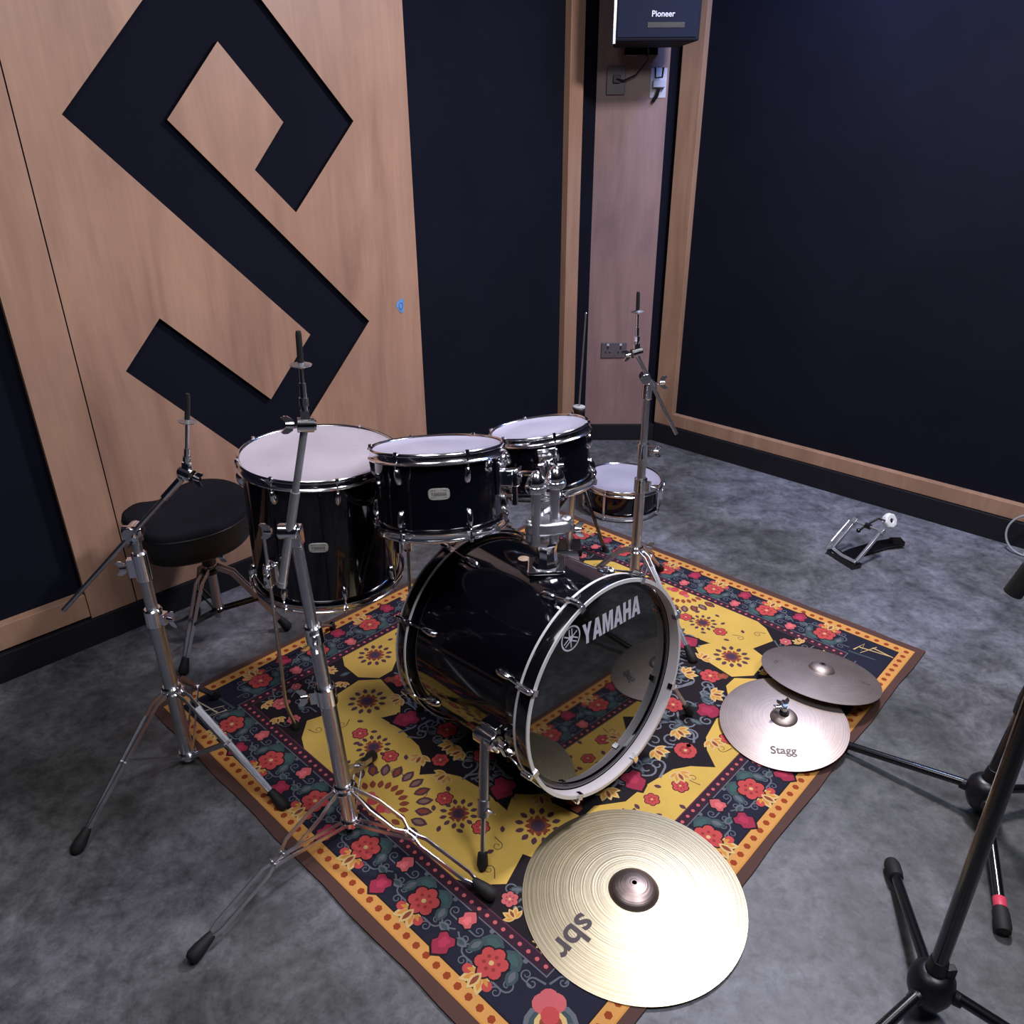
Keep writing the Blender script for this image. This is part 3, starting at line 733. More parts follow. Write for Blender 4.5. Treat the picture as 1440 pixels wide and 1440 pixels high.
for k in range(n):
    a0, a1 = 2 * PI * k / n, 2 * PI * (k + 1) / n
    mb.add([V((cx + q * cos(t), cy + q * sin(t), FZ)) for q, t in ((r, a0), (r, a1), (r * .87, a1), (r * .87, a0))], [(0, 1, 2, 3)])
def bar(x0, y0, x1, y1, w, a, z=0):
    pts = rot([(x0, y0 - w / 2), (x1, y1 - w / 2), (x1, y1 + w / 2), (x0, y0 + w / 2)], cx, cy, a); mb.add([V((p, q, FZ + z)) for p, q in pts], [(0, 1, 2, 3)])
for i in range(3):
    a = PI / 2 + i * 2 * PI / 3
    bar(-r * .76, 0, r * .1, 0, r * .10, a, .0001 * i)
    for sg in (-1, 1): bar(r * .12, sg * r * .14, r * .76, sg * r * .14, r * .10, a, .0001 * i)
    pts = rot([(r * .06, -r * .19), (r * .2, -r * .19), (r * .2, r * .19), (r * .06, r * .19)], cx, cy, a); mb.add([V((p, q, FZ + .00005)) for p, q in pts], [(0, 1, 2, 3)])
mb.build('tuning_fork_emblem', M['white'], fh, 0)
# claws, lugs and rods: eight a side
rs = R - .018
for k in range(8):
    a = rad(19 + 45 * k)
    for z0, sg in ((0, -1), (-D, 1)):
        out = V((cos(a), sin(a), 0)); tan = V((-sin(a), cos(a), 0)); zz = V((0, 0, 1))
        mb = MB(); zl = z0 + sg * .115       # lug
        rows = []; n = 12
        for h, w, d in [(-.030, .004, .004), (-.025, .009, .010), (-.008, .0115, .016), (.010, .010, .018), (.022, .007, .016), (.026, .004, .008)]:
            rows.append([out * (rs + d * max(0, cos(t))) + tan * (w * sin(t)) + zz * (zl - sg * h) for t in [-PI / 2 + PI * i / (n - 1) for i in range(n)]])
        vs = [p for r_ in rows for p in r_]; fs = [(j * n + i, j * n + i + 1, (j + 1) * n + i + 1, (j + 1) * n + i) for j in range(5) for i in range(n - 1)]
        fs += [tuple(range(n)), tuple(range(5 * n, 6 * n))]
        mb.add(vs, fs); lo = mb.build('lug', M['chrome'], bd, 50)
        rr = rs + .028
        rd = MB(); rd.cyl(out * (rs + .012) + zz * (zl - sg * .02), out * rr + zz * (z0 + sg * .012), .003, n=8); rd.build('tension_rod', M['chrome'], lo)
        mb = MB()   # claw hook
        mb.strip([out * (R - .012) + zz * (z0 + sg * .010), out * (R - .012) + zz * (z0 - sg * .003), out * (R + .002) + zz * (z0 - sg * .004), out * (R + .006) + zz * (z0 + sg * .012), out * (R + .005) + zz * (z0 + sg * .032), out * (R + .004) + zz * (z0 + sg * .052)], tan, .016, .0035)
        mb.cyl(out * (R + .010) + zz * (z0 + sg * .004), out * (R + .010) + zz * (z0 + sg * .030), .0075, n=12)
        if sg == -1 and k in (3, 7) or True: mb.cyl(out * (R + .011) - tan * .0 + zz * (z0 - sg * .002), out * (R + .011) + zz * (z0 - sg * -.004), .0055, n=10)
        mb.build('claw_hook', M['chrome'], bd, 50)
# spurs
for sg in (-1, 1):
    hw = bm @ V((sg * (R - .012), -.055, -.145)); ft_ = V((-.079, 1.362, .0)) if sg < 0 else V((.545, 1.92, 0))
    inv = bm.inverted(); L = lambda p: inv @ V(p)
    outw = (bm.to_3x3() @ V((sg, 0, 0))); fwd = bm.to_3x3() @ V((0, 0, 1))
    top = hw + outw * .022 + V((0, 0, .01)); f = V((ft_.x, ft_.y, .03)); dirv = (f - top).normalized()
    mb = MB(); mb.box(L(hw), (.02, .075, .06), (1, 0, 0), (0, 1, 0), (0, 0, 1))
    mb.cyl(L(hw + fwd * .035 + outw * .012), L(hw - fwd * .035 + outw * .012), .024, n=20)
    h = mb.build('spur_bracket', M['chrome'], bd, 40, .004)
    MB().wing(L(hw + fwd * .052 + outw * .012), (0, 0, 1), (0, 1, 0), .022).build('wing_bolt', M['chrome'], h)
    a = top; b = top + dirv * .19
    s_ = MB(); s_.tube([L(a), L(b)], .0125, 14); s_.cyl(L(b - dirv * .035), L(b + dirv * .006), .0155, n=16)
    s_.wing(L(b - dirv * .012 + outw.cross(dirv) * .02), outw.cross(dirv) * 1, dirv, .012)
    leg = s_.build('spur', M['satin'], bd)
    MB().tube([L(b), L(f)], .0062, 10).build('spur_rod', M['satin'], leg)
    MB().lathe([(.006, -.012), (.012, -.010), (.0145, .02), (.010, .03), (0, .0305)], o=L(f - dirv * .012), axis=L(f) - L(f - dirv), n=16).build('rubber_tip', M['rubber'], leg, 60)
# vent and maker's label on top of the shell
tv = MB(); p = V((-.02, rs + .001, -.36)); tv.cyl(V((-.035, rs - .004, -.30)), V((-.035, rs + .003, -.30)), .008, n=16); tv.build('air_vent', M['chrome'], bd)
mb = MB(); mb.add([V((rs * sin(t) * 1.003, rs * cos(t) * 1.003, z)) for t, z in [(.0 + .055 * cos(q), -.30 + .018 * sin(q)) for q in [2 * PI * i / 20 for i in range(20)]]], [tuple(range(20))])
mb.build('oval_label', M['tan'], bd, 0)

# ------------------------------------------------------------------ tom holder on the bass drum
th = thing('tom_holder_mount', 'chrome double tom holder rising from the top of the bass drum', 'drum mount', loc=(.1, 1.77, .655))
up3 = bm.to_3x3() @ V((0, 1, 0)); fx = bm.to_3x3() @ V((1, 0, 0)); fz = bm.to_3x3() @ V((0, 0, 1))
base = bm @ V((0.0, rs + .002, -.215))
MB().box(base + up3 * .004, (.098, .098, .010), (fx + fz).normalized(), (fx - fz).normalized(), up3).build('base_plate', M['chrome'], th, 0, .004)
mb = MB(); z0 = base.z
mb.lathe([(.038, .008), (.030, .022), (.026, .045), (.028, .070), (.032, .075), (.032, .082), (0, .083)], o=base, n=8)
mb.build('receiver', M['chrome'], th, 35)
mb = MB(); hub = V((base.x + .004, base.y, .748))
tri = [(-.062, -.018), (-.050, -.034), (-.01, -.036), (.045, -.026), (.066, -.006), (.060, .016), (.03, .030), (-.02, .034), (-.055, .012)]
mb.prism([(hub.x + x, hub.y + y) for x, y in tri], .728, .762); mb.cyl(hub + V((-.045, -.012, -.045)), hub + V((-.045, -.012, .02)), .014, n=14)
mb.build('clamp_block', M['satin'], th, 40, .006)
MB().ball(hub + V((.045, -.004, .016)), .016, (1, 1, .5)).build('cap', M['satin'], th)
MB().wing(hub + V((.075, -.01, -.012)), (1, 0, 0), (0, 0, 1), .022).build('wing_bolt', M['chrome'], th)
MB().wing(hub + V((-.018, -.01, .038)), (0, -.4, 1), (1, .3, 0), .026).build('wing_bolt', M['chrome'], th)
T1m, T2m = axes(T1c, T1n), axes(T2c, T2n)
for k, (x, y, zt, TM, RR, Dm) in enumerate(((.060, 1.765, .872, T1m, .172, .11), (.108, 1.785, .876, T2m, .147, .10))):
    tb = MB().cyl((x, y, .70), (x, y, zt - .012), .0125, n=16).build('post', M['satin'], th)
    d = MB(); d.lathe([(.026, -.02), (.028, -.012), (.027, -.004), (.022, -.002), (.024, .004), (.021, .014), (.013, .027), (.006, .033), (0, .034)], o=(x, y, zt), n=24)
    dm = d.build('ball_clamp', M['chrome'], tb, 45)
    # point on the tom's shell nearest the post
    q = TM.inverted() @ V((x, y, zt + .02)); an = math.atan2(q.y, q.x)
    o_ = V((cos(an), sin(an), 0)); tn = V((-sin(an), cos(an), 0)); zc = -Dm * .75
    w = TM @ (o_ * (RR - .013 + .040) + V((0, 0, zc)))
    am = MB(); am.tube([V((x, y, zt + .012)), V((x, y, zt + .012)).lerp(w, .25) + V((0, 0, .014)), V((x, y, zt + .012)).lerp(w, .6) + V((0, 0, .012)), w, w + (TM.to_3x3() @ V((0, 0, -.07)))], .0075, 8)
    am.build('arm', M['chrome'], tb)
    tt = t1 if k == 0 else t2
    b = MB(); rr = RR - .013
    b.box(o_ * (rr + .005) + V((0, 0, zc)), (.012, .052, .085), o_, tn); b.box(o_ * (rr + .024) + V((0, 0, zc)), (.034, .034, .040), o_, tn)
    b.cyl(o_ * (rr + .038) + V((0, 0, zc - .022)), o_ * (rr + .038) + V((0, 0, zc + .022)), .016, n=16)
    bo = b.build('mount_bracket', M['chrome'], tt, 40, .003)
    MB().wing(o_ * (rr + .045) + tn * .030 + V((0, 0, zc)), tn, V((0, 0, 1)), .02).build('wing_bolt', M['chrome'], bo)
    MB().wing(o_ * (rr + .050) - tn * .022 + V((0, 0, zc + .01)), -tn, o_, .018).build('wing_bolt', M['chrome'], bo)

# ------------------------------------------------------------------ cymbals
def cymbal(root, R, h, bell, mat_, cup=.022):
    prof = []
    for i in range(25):
        t = i / 24; r = R - (R - bell) * t; prof.append((r, h * (1 - ((r - bell * .5) / (R - bell * .5)) ** 1.7)))
    zb = prof[-1][1]
    for i in range(1, 12):
        t = i / 11; r = bell + (.006 - bell) * t; prof.append((r, zb + cup * (1 - (r / bell) ** 2) ** .62))
    und = [(r, z - .0011) for r, z in reversed(prof)]
    return MB().lathe(prof + und, n=96, closed=True).build('bronze_disc', mat_, root, 50)
def surf(R, h, bell, r): return h * (1 - ((r - bell * .5) / (R - bell * .5)) ** 1.7)
rm = axes((.283, 1.280, .0098), V((0, 0, 1)))
ride = local('ride_cymbal', 'large golden cymbal with fine rings lying on the near edge of the rug', 'cymbal', rm)
rdc = cymbal(ride, .265, .020, .060, M['ride'], .026)
ti = text_mb('sbr', .085, Matrix.Translation((0, 0, 0)), thick=.0, bold=.0016)
A = V((.134, 1.170)) - V((.283, 1.280)); a = math.atan2(.086, .083) + PI     # reads back towards the bell
def drape(mb, ax, ay, an, R, h, bell, e=.0007):
    for i, v in enumerate(mb.v):
        x = ax + v.x * cos(an) - v.y * sin(an); y = ay + v.x * sin(an) + v.y * cos(an)
        mb.v[i] = V((x, y, surf(R, h, bell, math.hypot(x, y)) + e))
    return mb
drape(ti, A.x, A.y, a, .265, .020, .060).build('lettering', M['ink'], rdc, 0)
t2_ = text_mb('20" ride', .014, Matrix.Identity(4), thick=0)
# hi-hats
h1m = axes((.818, 1.854, .038), nvec(-5.6, -5.7))
h1 = local('hi_hat_cymbal', 'dull bronze hi-hat cymbal with black lettering and a chrome clutch on its bell', 'cymbal', h1m, 'hi-hat pair')
hc = cymbal(h1, .187, .020, .040, M['hat'], .017)
tx = text_mb('Stagg', .035, Matrix.Identity(4), thick=0, bold=.0007)
q = h1m.inverted() @ V((.781, 1.735, .04))
drape(tx, q.x, q.y, rad(-9), .187, .020, .040).build('lettering', M['ink'], hc, 0)
zt = .020 + .017
mb = MB(); mb.cyl((0, 0, zt - .004), (0, 0, zt + .004), .0145, n=20); mb.build('felt', M['rubber'], h1)
mb = MB(); mb.cyl((0, 0, zt + .002), (0, 0, zt + .034), .007, n=14); mb.cyl((0, 0, zt + .014), (0, 0, zt + .026), .010, n=14); mb.wing((.0, .012, zt + .030), (0, 1, 0), (1, 0, .2), .018); mb.wing((-.018, .004, zt + .022), (-1, 0, 0), (0, 0, 1), .010)
mb.build('clutch', M['chrome'], h1, 40)
h2m = axes((1.000, 2.058, .060), nvec(6.6, 8.0))
h2 = local('hi_hat_cymbal', 'plain dull bronze hi-hat cymbal leaning on top of the lettered one', 'cymbal', h2m, 'hi-hat pair')
h2c = cymbal(h2, .187, .018, .042, M['hat'], .018)
MB().lathe([(.006, .0362), (.0115, .0352), (.0115, .0345), (.006, .0345)], n=20, closed=True).build('worn_hole_rim', M['ink'], h2c, 40)
for (px, py, an) in ((-.135, .04, 1.0), (.125, -.05, -.5)):
    mk = MB(); pts = [(.016 * cos(t), .007 * sin(t)) for t in [2 * PI * i / 12 for i in range(12)]]
    mk.add([V((x, y, 0)) for x, y in pts], [tuple(range(12))]); drape(mk, px, py, an, .187, .018, .042).build('worn_mark', mat('faded_ink', (.20, .155, .145), .5, .6, var=.3, vscale=90), h2c, 0)

# ------------------------------------------------------------------ stands
def collar(mb, p, axis, r=.019, h=.05):
    mb.lathe([(r - .004, -h / 2), (r, -h / 2 + .004), (r, h / 2 - .004), (r - .004, h / 2), (r - .009, h / 2)], o=p, axis=axis, n=20)
    mb.lathe([(r - .009, -h / 2), (r - .004, -h / 2)], o=p, axis=axis, n=20)
def tripod(root, base, axis, feet, hubz, kind='single', low=.035, footL=.062, kneew=None):
    """hub collar on the tube, three legs with rubber feet, three braces to the bottom collar"""
    b = V((*base, 0)); ax = V(axis).normalized()
    hub = b + ax * (hubz / ax.z); lo = b + ax * (low / ax.z)
    mb = MB(); collar(mb, hub, ax, .026, .030); collar(mb, hub + V((0, 0, -.004)), ax, .032, .010); mb.build('hub_collar', M['chrome'], root)
    mb = MB(); collar(mb, lo, ax, .026, .022); mb.cyl(lo - ax * .02, lo, .017, n=16); mb.build('bottom_collar', M['chrome'], root)
    for fx_, fy_, fz_ in feet:
        f = V((fx_, fy_, fz_)); out = V((f.x - b.x, f.y - b.y, 0)); Ln = out.length; out.normalize(); tan = V((-out.y, out.x, 0))
        s = hub + out * .026; k1 = hub + out * (.026 + .035) + V((0, 0, -.008)); e = V((f.x, f.y, fz_ + .030)) - out * .03
        j = k1.lerp(e, .46)
        mb = MB()
        if kind == 'single':
            for sg in (-1, 1):
                mb.strip([s + tan * sg * .009, k1 + tan * sg * .009, j + tan * sg * .007, e + tan * sg * .004], V((0, 0, 1)), .013, .0028)
            mb.strip([k1.lerp(e, .1) , e], tan, .016, .0025)
        else:
            prof = [(0, .006), (.07, .012), (.16, .019), (.36, .019), (.43, .005), (.50, .005), (.56, .013), (.90, .013), (1, .003)]
            P_ = lambda t: s.lerp(k1, t / .07) if t < .07 else k1.lerp(e, (t - .07) / .93)
            for sg in (-1, 1): mb.strip([P_(t) + tan * sg * w for t, w in prof], V((0, 0, 1)), .012, .003)
            for t, w in ((.43, .010), (.5, .010)): mb.cyl(P_(t) - tan * w, P_(t) + tan * w, .005, n=10)
        lg = mb.build('leg', M['satin'], root, 30)
        d = (e - k1).normalized()
        ftm_ = MB(); ftm_.lathe([(.0, -.008), (.009, -.008), (.0115, 0), (.0165, .030), (.017, .048), (.012, .058), (0, .060)], o=e - d * .012, axis=d, n=18); ftm_.build('rubber_foot', M['rubber'], lg, 60)
        mb = MB(); l0 = lo + out * .022
        for sg in (-1, 1): mb.strip([l0 + tan * sg * .009, j + tan * sg * .009 + V((0, 0, .0))], V((0, 0, 1)), .010, .0025)
        mb.cyl(j - tan * .013, j + tan * .013, .0045, n=10); mb.cyl(l0 - tan * .013, l0 + tan * .013, .0045, n=10)
        mb.build('brace', M['satin'], root, 30)
def pole(root, segs, axis=None):
    for a, b, r in segs:
        MB().cyl(a, b, r, n=20).build('tube', M['satin'], root)
def joint(root, p, axis, side, r=.019, h=.055, wl=.024):
    ax = V(axis).normalized(); mb = MB(); collar(mb, p, ax, r, h); s = V(side).normalized(); mb.box(V(p) + s * (r + .004), (.018, .020, h * .6), s, ax.cross(s), ax)
    o = mb.build('height_joint', M['chrome'], root, 40)
    MB().wing(V(p) + s * (r + .026), s, ax, wl).build('wing_bolt', M['chrome'], o); return o
def tilter(root, pt, d, side, sleeve, seat_up=.035, tip=.07, post=.05):
    """toothed tilter at pt, then a rod along d with seat cup and nylon sleeve"""
    pt = V(pt); d = V(d).normalized(); s = V(side).normalized()
    mb = MB(); mb.cyl(pt - s * .016, pt + s * .016, .015, n=24); mb.cyl(pt - s * .020, pt - s * .016, .011, n=24); mb.box(pt + d * .014, (.018, .014, .03), s, d.cross(s), d)
    t = mb.build('tilter', M['chrome'], root, 40)
    MB().wing(pt + s * .030, s, d, .018).build('wing_bolt', M['chrome'], t)
    a = pt + d * .02; b = a + d * post; c = b + d * seat_up; e = c + d * tip
    mb = MB(); mb.cyl(a, b, .0065, n=14); mb.cyl(a + d * post * .3, a + d * post * .55, .0095, .0095, n=8); mb.cyl(b, c, .0042, n=10); mb.cyl(c - d * .006, c, .006, .010, n=14); mb.build('seat_rod', M['chrome'], t)
    MB().lathe([(.004, -.004), (.020, -.001), (.021, .001), (.010, .004), (.004, .006)], o=c, axis=d, n=28).build('cymbal_seat', M['satin'] if sleeve != 'x' else M['rubber'], t)
    MB().lathe([(0, 0), (.0062, 0), (.0058, tip * .9), (.0045, tip), (0, tip)], o=c, axis=d, n=16).build('nylon_sleeve', M['nylon'], t)

Zv = V((0, 0, 1))
# A: boom stand at the left, off the rug
A0 = V((-.950, 1.747, 0))
sa = thing('cymbal_stand', 'boom cymbal stand at far left, in front of the stool', 'cymbal stand', loc=A0, group='boom cymbal stands')
tripod(sa, (A0.x, A0.y), Zv, [(-1.121, 1.425, 0), (-.622, 1.560, .006), (-.968, 2.035, .006)], .262, 'single', .03)
pole(sa, [(A0 + Zv * .015, A0 + Zv * .49, .0190), (A0 + Zv * .45, A0 + Zv * .66, .0150), (A0 + Zv * .63, A0 + Zv * .735, .0120)])
joint(sa, A0 + Zv * .502, Zv, (1, -.25, 0), .024); joint(sa, A0 + Zv * .655, Zv, (-1, -.2, 0), .019, .085, .02)
h = A0 + Zv * .752; bd_ = (V((-.789, 1.747, .909)) - V((-1.172, 1.747, .531))).normalized()
mb = MB(); mb.cyl(h - V((0, .024, 0)) + V((0, 0, .004)), h + V((0, .024, .004)), .020, n=24); mb.box(h - Zv * .012, (.03, .03, .03)); mb.cyl(h - V((.02, .010, -.012)), h + V((.03, -.010, .012)), .013, n=14)
bj = mb.build('boom_joint', M['chrome'], sa, 40, .002); MB().wing(h + V((.02, -.04, .005)), (.3, -1, 0), bd_, .026).build('wing_bolt', M['chrome'], bj)
bo = V((-.958, 1.729, .751))
MB().tube([V((-1.172, 1.729, .536)), V((-.795, 1.729, .905))], .0062, 12).build('boom_arm', M['satin'], sa)
MB().cyl(V((-.845, 1.729, .857)), V((-.795, 1.729, .906)), .0095, n=14).build('boom_sleeve', M['chrome'], sa)
tilter(sa, V((-.782, 1.735, .917)), V((.20, 0, 1)), (1, -.35, -.3), 'n', .07, .068, .045)
# B: boom stand in front, on the rug edge
B0 = V((-.422, 1.480, 0)); Bax = (V((-.462, 1.48, .894)) - V((-.425, 1.48, .1))).normalized()
sb = thing('cymbal_stand', 'tall boom cymbal stand standing in front of the floor tom on the rug edge', 'cymbal stand', loc=B0, group='boom cymbal stands')
tripod(sb, (B0.x, B0.y), Bax, [(-.709, 1.132, 0), (-.058, 1.275, .006), (-.415, 1.745, .006)], .163, 'double', .05)
bp = lambda z: B0 + Bax * (z / Bax.z)
pole(sb, [(bp(.035), bp(.46), .0195), (bp(.42), bp(.65), .0158), (bp(.60), bp(.875), .0128)])
joint(sb, bp(.455), Bax, (-1, -.2, 0), .0245); joint(sb, bp(.628), Bax, (.3, -1, 0), .0205, .05, .014)
q = bp(.885); t0, t1_ = V((-.500, 1.462, .772)), V((-.409, 1.462, 1.125)); bdir = (t1_ - t0).normalized()
mb = MB(); mb.box(q + V((0, .0, -.005)), (.032, .030, .045)); mb.cyl(q + V((-.03, -.012, .012)), q + V((.012, -.012, .012)), .017, n=20)
bj = mb.build('boom_joint', M['chrome'], sb, 40, .003); MB().wing(q + V((-.052, -.012, .012)), (-1, 0, 0), (0, 0, 1), .018).build('wing_bolt', M['chrome'], bj)
mb = MB(); mb.cyl(t0, t0 + bdir * .225, .0098, n=14); mb.cyl(t0 - bdir * .006, t0 + bdir * .006, .0108, n=14); mb.cyl(t0 + bdir * .2, t1_ + bdir * .005, .0075, n=12)
mb.build('boom_arm', M['steel'], sb)
tilter(sb, t1_ + V((.004, 0, .010)), V((.045, 0, 1)), (-1, -.3, .1), 'n', .035, .065, .065)
# C: boom stand behind the bass drum
C0 = V((.450, 2.50, 0))
sc = thing('cymbal_stand', 'boom cymbal stand behind the bass drum, in front of the snare', 'cymbal stand', loc=C0, group='boom cymbal stands')
tripod(sc, (C0.x, C0.y), Zv, [(.622, 2.195, .006), (.616, 2.828, .0065), (.105, 2.50, .0065)], .285, 'single', .05)
pole(sc, [(C0 + Zv * .03, C0 + Zv * .53, .0180), (C0 + Zv * .5, C0 + Zv * .66, .0150), (C0 + Zv * .66, C0 + Zv * .89, .0122)])
joint(sc, C0 + Zv * .54, Zv, (1, -.6, 0), .0225, .055, .012); joint(sc, C0 + Zv * .668, Zv, (1, -.2, 0), .0185, .06, .02)
MB().wing(C0 + V((.045, -.02, .30)), (1, -.3, 0), (0, 0, 1), .024).build('wing_bolt', M['chrome'], sc)
q = C0 + Zv * .90; mb = MB(); collar(mb, q - Zv * .02, Zv, .018, .06); mb.cyl(q + V((-.01, -.022, .024)), q + V((-.01, .022, .024)), .018, n=20); mb.box(q + V((.01, -.004, .010)), (.045, .018, .02), (.8, 0, -.6), (0, 1, 0), (.6, 0, .8))
bj = mb.build('boom_joint', M['chrome'], sc, 40, .002); MB().wing(q + V((.045, -.01, .01)), (1, 0, .1), (0, 0, 1), .022).build('wing_bolt', M['chrome'], bj)
MB().tube([V((.556, 2.485, .733)), V((.452, 2.485, .922)), V((.406, 2.485, 1.003))], .0065, 12).build('boom_arm', M['satin'], sc)
tilter(sc, V((.404, 2.49, 1.010)), V((-.03, 0, 1)), (-1, -.3, -.2), 'n', .05, .062, .06)
# hi-hat stand
H0 = V((.245, 3.0, 0)); Hax = V((.040, 0, 1)).normalized(); hp = lambda z: H0 + Hax * z
sh = thing('hi_hat_stand', 'chrome hi-hat stand with a tall thin rod rising behind the rack toms', 'hi-hat stand', loc=H0)
mb = MB(); mb.cyl(hp(.02), hp(.48), .0135, n=18); mb.cyl(hp(.46), hp(.64), .0105, n=18); mb.build('tube', M['satin'], sh)
mb = MB(); collar(mb, hp(.56), Hax, .017, .03); mb.build('height_joint', M['chrome'], sh); MB().wing(hp(.56) + V((-.03, 0, 0)), (-1, 0, 0), (0, 0, 1), .02).build('wing_bolt', M['chrome'], sh)
mb = MB(); mb.lathe([(.008, -.05), (.012, -.045), (.016, -.02), (.024, -.004), (.026, .0), (.022, .003), (.006, .004)], o=hp(.655), axis=Hax, n=28); mb.build('cymbal_cup', M['plastic'], sh)
MB().lathe([(.005, .004), (.0245, .0035), (.0245, .009), (.005, .011)], o=hp(.655), axis=Hax, n=28).build('felt_washer', mat('grey_felt', (.34, .34, .36), .9, var=.1), sh)
mb = MB(); mb.cyl(hp(.64), hp(1.03), .0036, n=10); mb.ball(hp(1.032), .0042, n=10, m=6); mb.build('pull_rod', M['satin'], sh)
for fx_, fy_ in ((.423, 2.985), (.10, 2.80), (.15, 3.22)):
    f = V((fx_, fy_, 0)); out = V((f.x - H0.x, f.y - H0.y, 0)).normalized(); hb = hp(.30) + out * .015; e = f + Zv * .02 - out * .02
    if fx_ < .12: continue
    lg = MB().strip([hb, hb + out * .03, e], V((-out.y, out.x, 0)), .024, .012).build('leg', M['blackmetal'], sh, 30, .001)
    MB().lathe([(0, -.006), (.010, -.004), (.014, .02), (.013, .035), (0, .038)], o=e - (e - hb).normalized() * .01, axis=e - hb, n=14).build('rubber_foot', M['rubber'], lg, 60)
hb = hp(.30); e = V((.03, 2.90, .02)); lg = MB().strip([hb, hb + (e - hb) * .15, e], V((.3, -.95, 0)), .018, .006).build('leg', M['blackmetal'], sh, 30, .001)
mb = MB(); collar(mb, hp(.30), Hax, .022, .04); mb.build('hub_collar', M['blackmetal'], sh)
mb = MB(); mb.bbox((.195, 2.70, .012), (.285, 2.95, .024)); mb.build('footboard', M['satin'], sh, 0, .004)
mb = MB(); mb.bbox((.19, 2.94, .008), (.30, 3.05, .04)); mb.build('pedal_frame', M['blackmetal'], sh, 0, .004)

# ------------------------------------------------------------------ stool
so_ = thing('drum_stool', 'black saddle-shaped drum stool between the plywood board and the floor tom', 'stool', loc=(-1.05, 2.364, 0))
out0 = [(-1.295, 2.335), (-1.292, 2.375), (-1.272, 2.403), (-1.235, 2.408), (-1.205, 2.425), (-1.195, 2.49), (-1.180, 2.56), (-1.140, 2.605), (-1.085, 2.615), (-1.029, 2.603),
        (-.975, 2.565), (-.925, 2.505), (-.896, 2.436), (-.886, 2.346), (-.903, 2.275), (-.945, 2.215), (-1.0, 2.175), (-1.06, 2.150), (-1.12, 2.148), (-1.165, 2.172), (-1.205, 2.22), (-1.25, 2.265), (-1.282, 2.30)]
def smooth(pts, it=2):
    for _ in range(it):
        q = []; k = len(pts)
        for i in range(k):
            a, b = V(pts[i]), V(pts[(i + 1) % k]); q += [a.lerp(b, .25), a.lerp(b, .75)]
        pts = q
    return pts
o2 = smooth([V((*p, 0)) for p in out0]); cxy = V((-1.07, 2.37, 0)); k = len(o2)
def rings(levels):
    mb = MB(); vs = []
    for sc_, z in levels: vs += [V((cxy.x + (p.x - cxy.x) * sc_, cxy.y + (p.y - cxy.y) * sc_, z)) for p in o2]
    fs = []
    for j in range(len(levels) - 1):
        for i in range(k): fs.append((j * k + i, j * k + (i + 1) % k, (j + 1) * k + (i + 1) % k, (j + 1) * k + i))
    c = len(vs); vs += [V((cxy.x, cxy.y, levels[-1][1])), V((cxy.x, cxy.y, levels[0][1]))]
    for i in range(k): fs.append(((len(levels) - 1) * k + i, (len(levels) - 1) * k + (i + 1) % k, c)); fs.append((i, (i + 1) % k, c + 1))
    return mb.add(vs, fs)
st_ = rings([(1.0, .505), (1.0, .516), (.985, .526), (.94, .533), (.75, .535), (.4, .531)]).build('seat_top', M['velour'], so_, 60)
rings([(.80, .408), (.90, .410), (.955, .420), (.985, .455), (1.0, .490), (1.004, .506)]).build('seat_side', M['vinyl'], so_, 60)
rg = MB(); rg.tube([V((cxy.x + (p.x - cxy.x) * 1.004, cxy.y + (p.y - cxy.y) * 1.004, .5055)) for p in o2] + [V((cxy.x + (o2[0].x - cxy.x) * 1.004, cxy.y + (o2[0].y - cxy.y) * 1.004, .5055))], .0028, 6); rg.build('piping', M['vinyl'], so_)
T0 = V((-1.05, 2.364, 0))
MB().prism([(T0.x + .055 * cos(2 * PI * i / 12), T0.y + .055 * sin(2 * PI * i / 12)) for i in range(12)], .395, .412).build('seat_plate', M['blackmetal'], so_, 0)
mb = MB(); mb.cyl(T0 + Zv * .24, T0 + Zv * .40, .0125, n=16); mb.cyl(T0 + Zv * .10, T0 + Zv * .30, .0165, n=18); mb.build('column', M['satin'], so_)
mb = MB(); collar(mb, T0 + Zv * .33, Zv, .024, .04); collar(mb, T0 + Zv * .285, Zv, .026, .02); o = mb.build('hub_collar', M['blackmetal'], so_)
MB().wing(T0 + V((.05, -.01, .345)), (1, 0, 0), (0, 0, 1), .02).build('wing_bolt', M['chrome'], o)
mb = MB(); collar(mb, T0 + Zv * .13, Zv, .022, .02); mb.build('bottom_collar', M['blackmetal'], so_)
for fx_, fy_ in ((-.833, 2.418), (-1.118, 2.155), (-1.205, 2.515)):
    f = V((fx_, fy_, .0)); out = V((f.x - T0.x, f.y - T0.y, 0)).normalized(); tan = V((-out.y, out.x, 0))
    s = T0 + Zv * .30 + out * .02; k1 = s + out * .05 - Zv * .03; e = f + Zv * .035 - out * .012; j = k1.lerp(e, .5)
    mb = MB()
    for sg in (-1, 1): mb.strip([s + tan * sg * .011, k1 + tan * sg * .012, e + tan * sg * .006], Zv + out * .6, .017, .003)
    lg = mb.build('leg', M['satin'], so_, 30)
    MB().lathe([(0, -.006), (.012, -.004), (.016, .025), (.018, .045), (.012, .052), (0, .053)], o=e - (e - k1).normalized() * .018, axis=(e - k1), n=16).build('rubber_foot', M['rubber'], lg, 60)
    mb = MB()
    for sg in (-1, 1): mb.strip([T0 + Zv * .13 + out * .02 + tan * sg * .010, j + tan * sg * .010], Zv, .012, .003)
    mb.build('brace', M['blackmetal'], so_, 30)

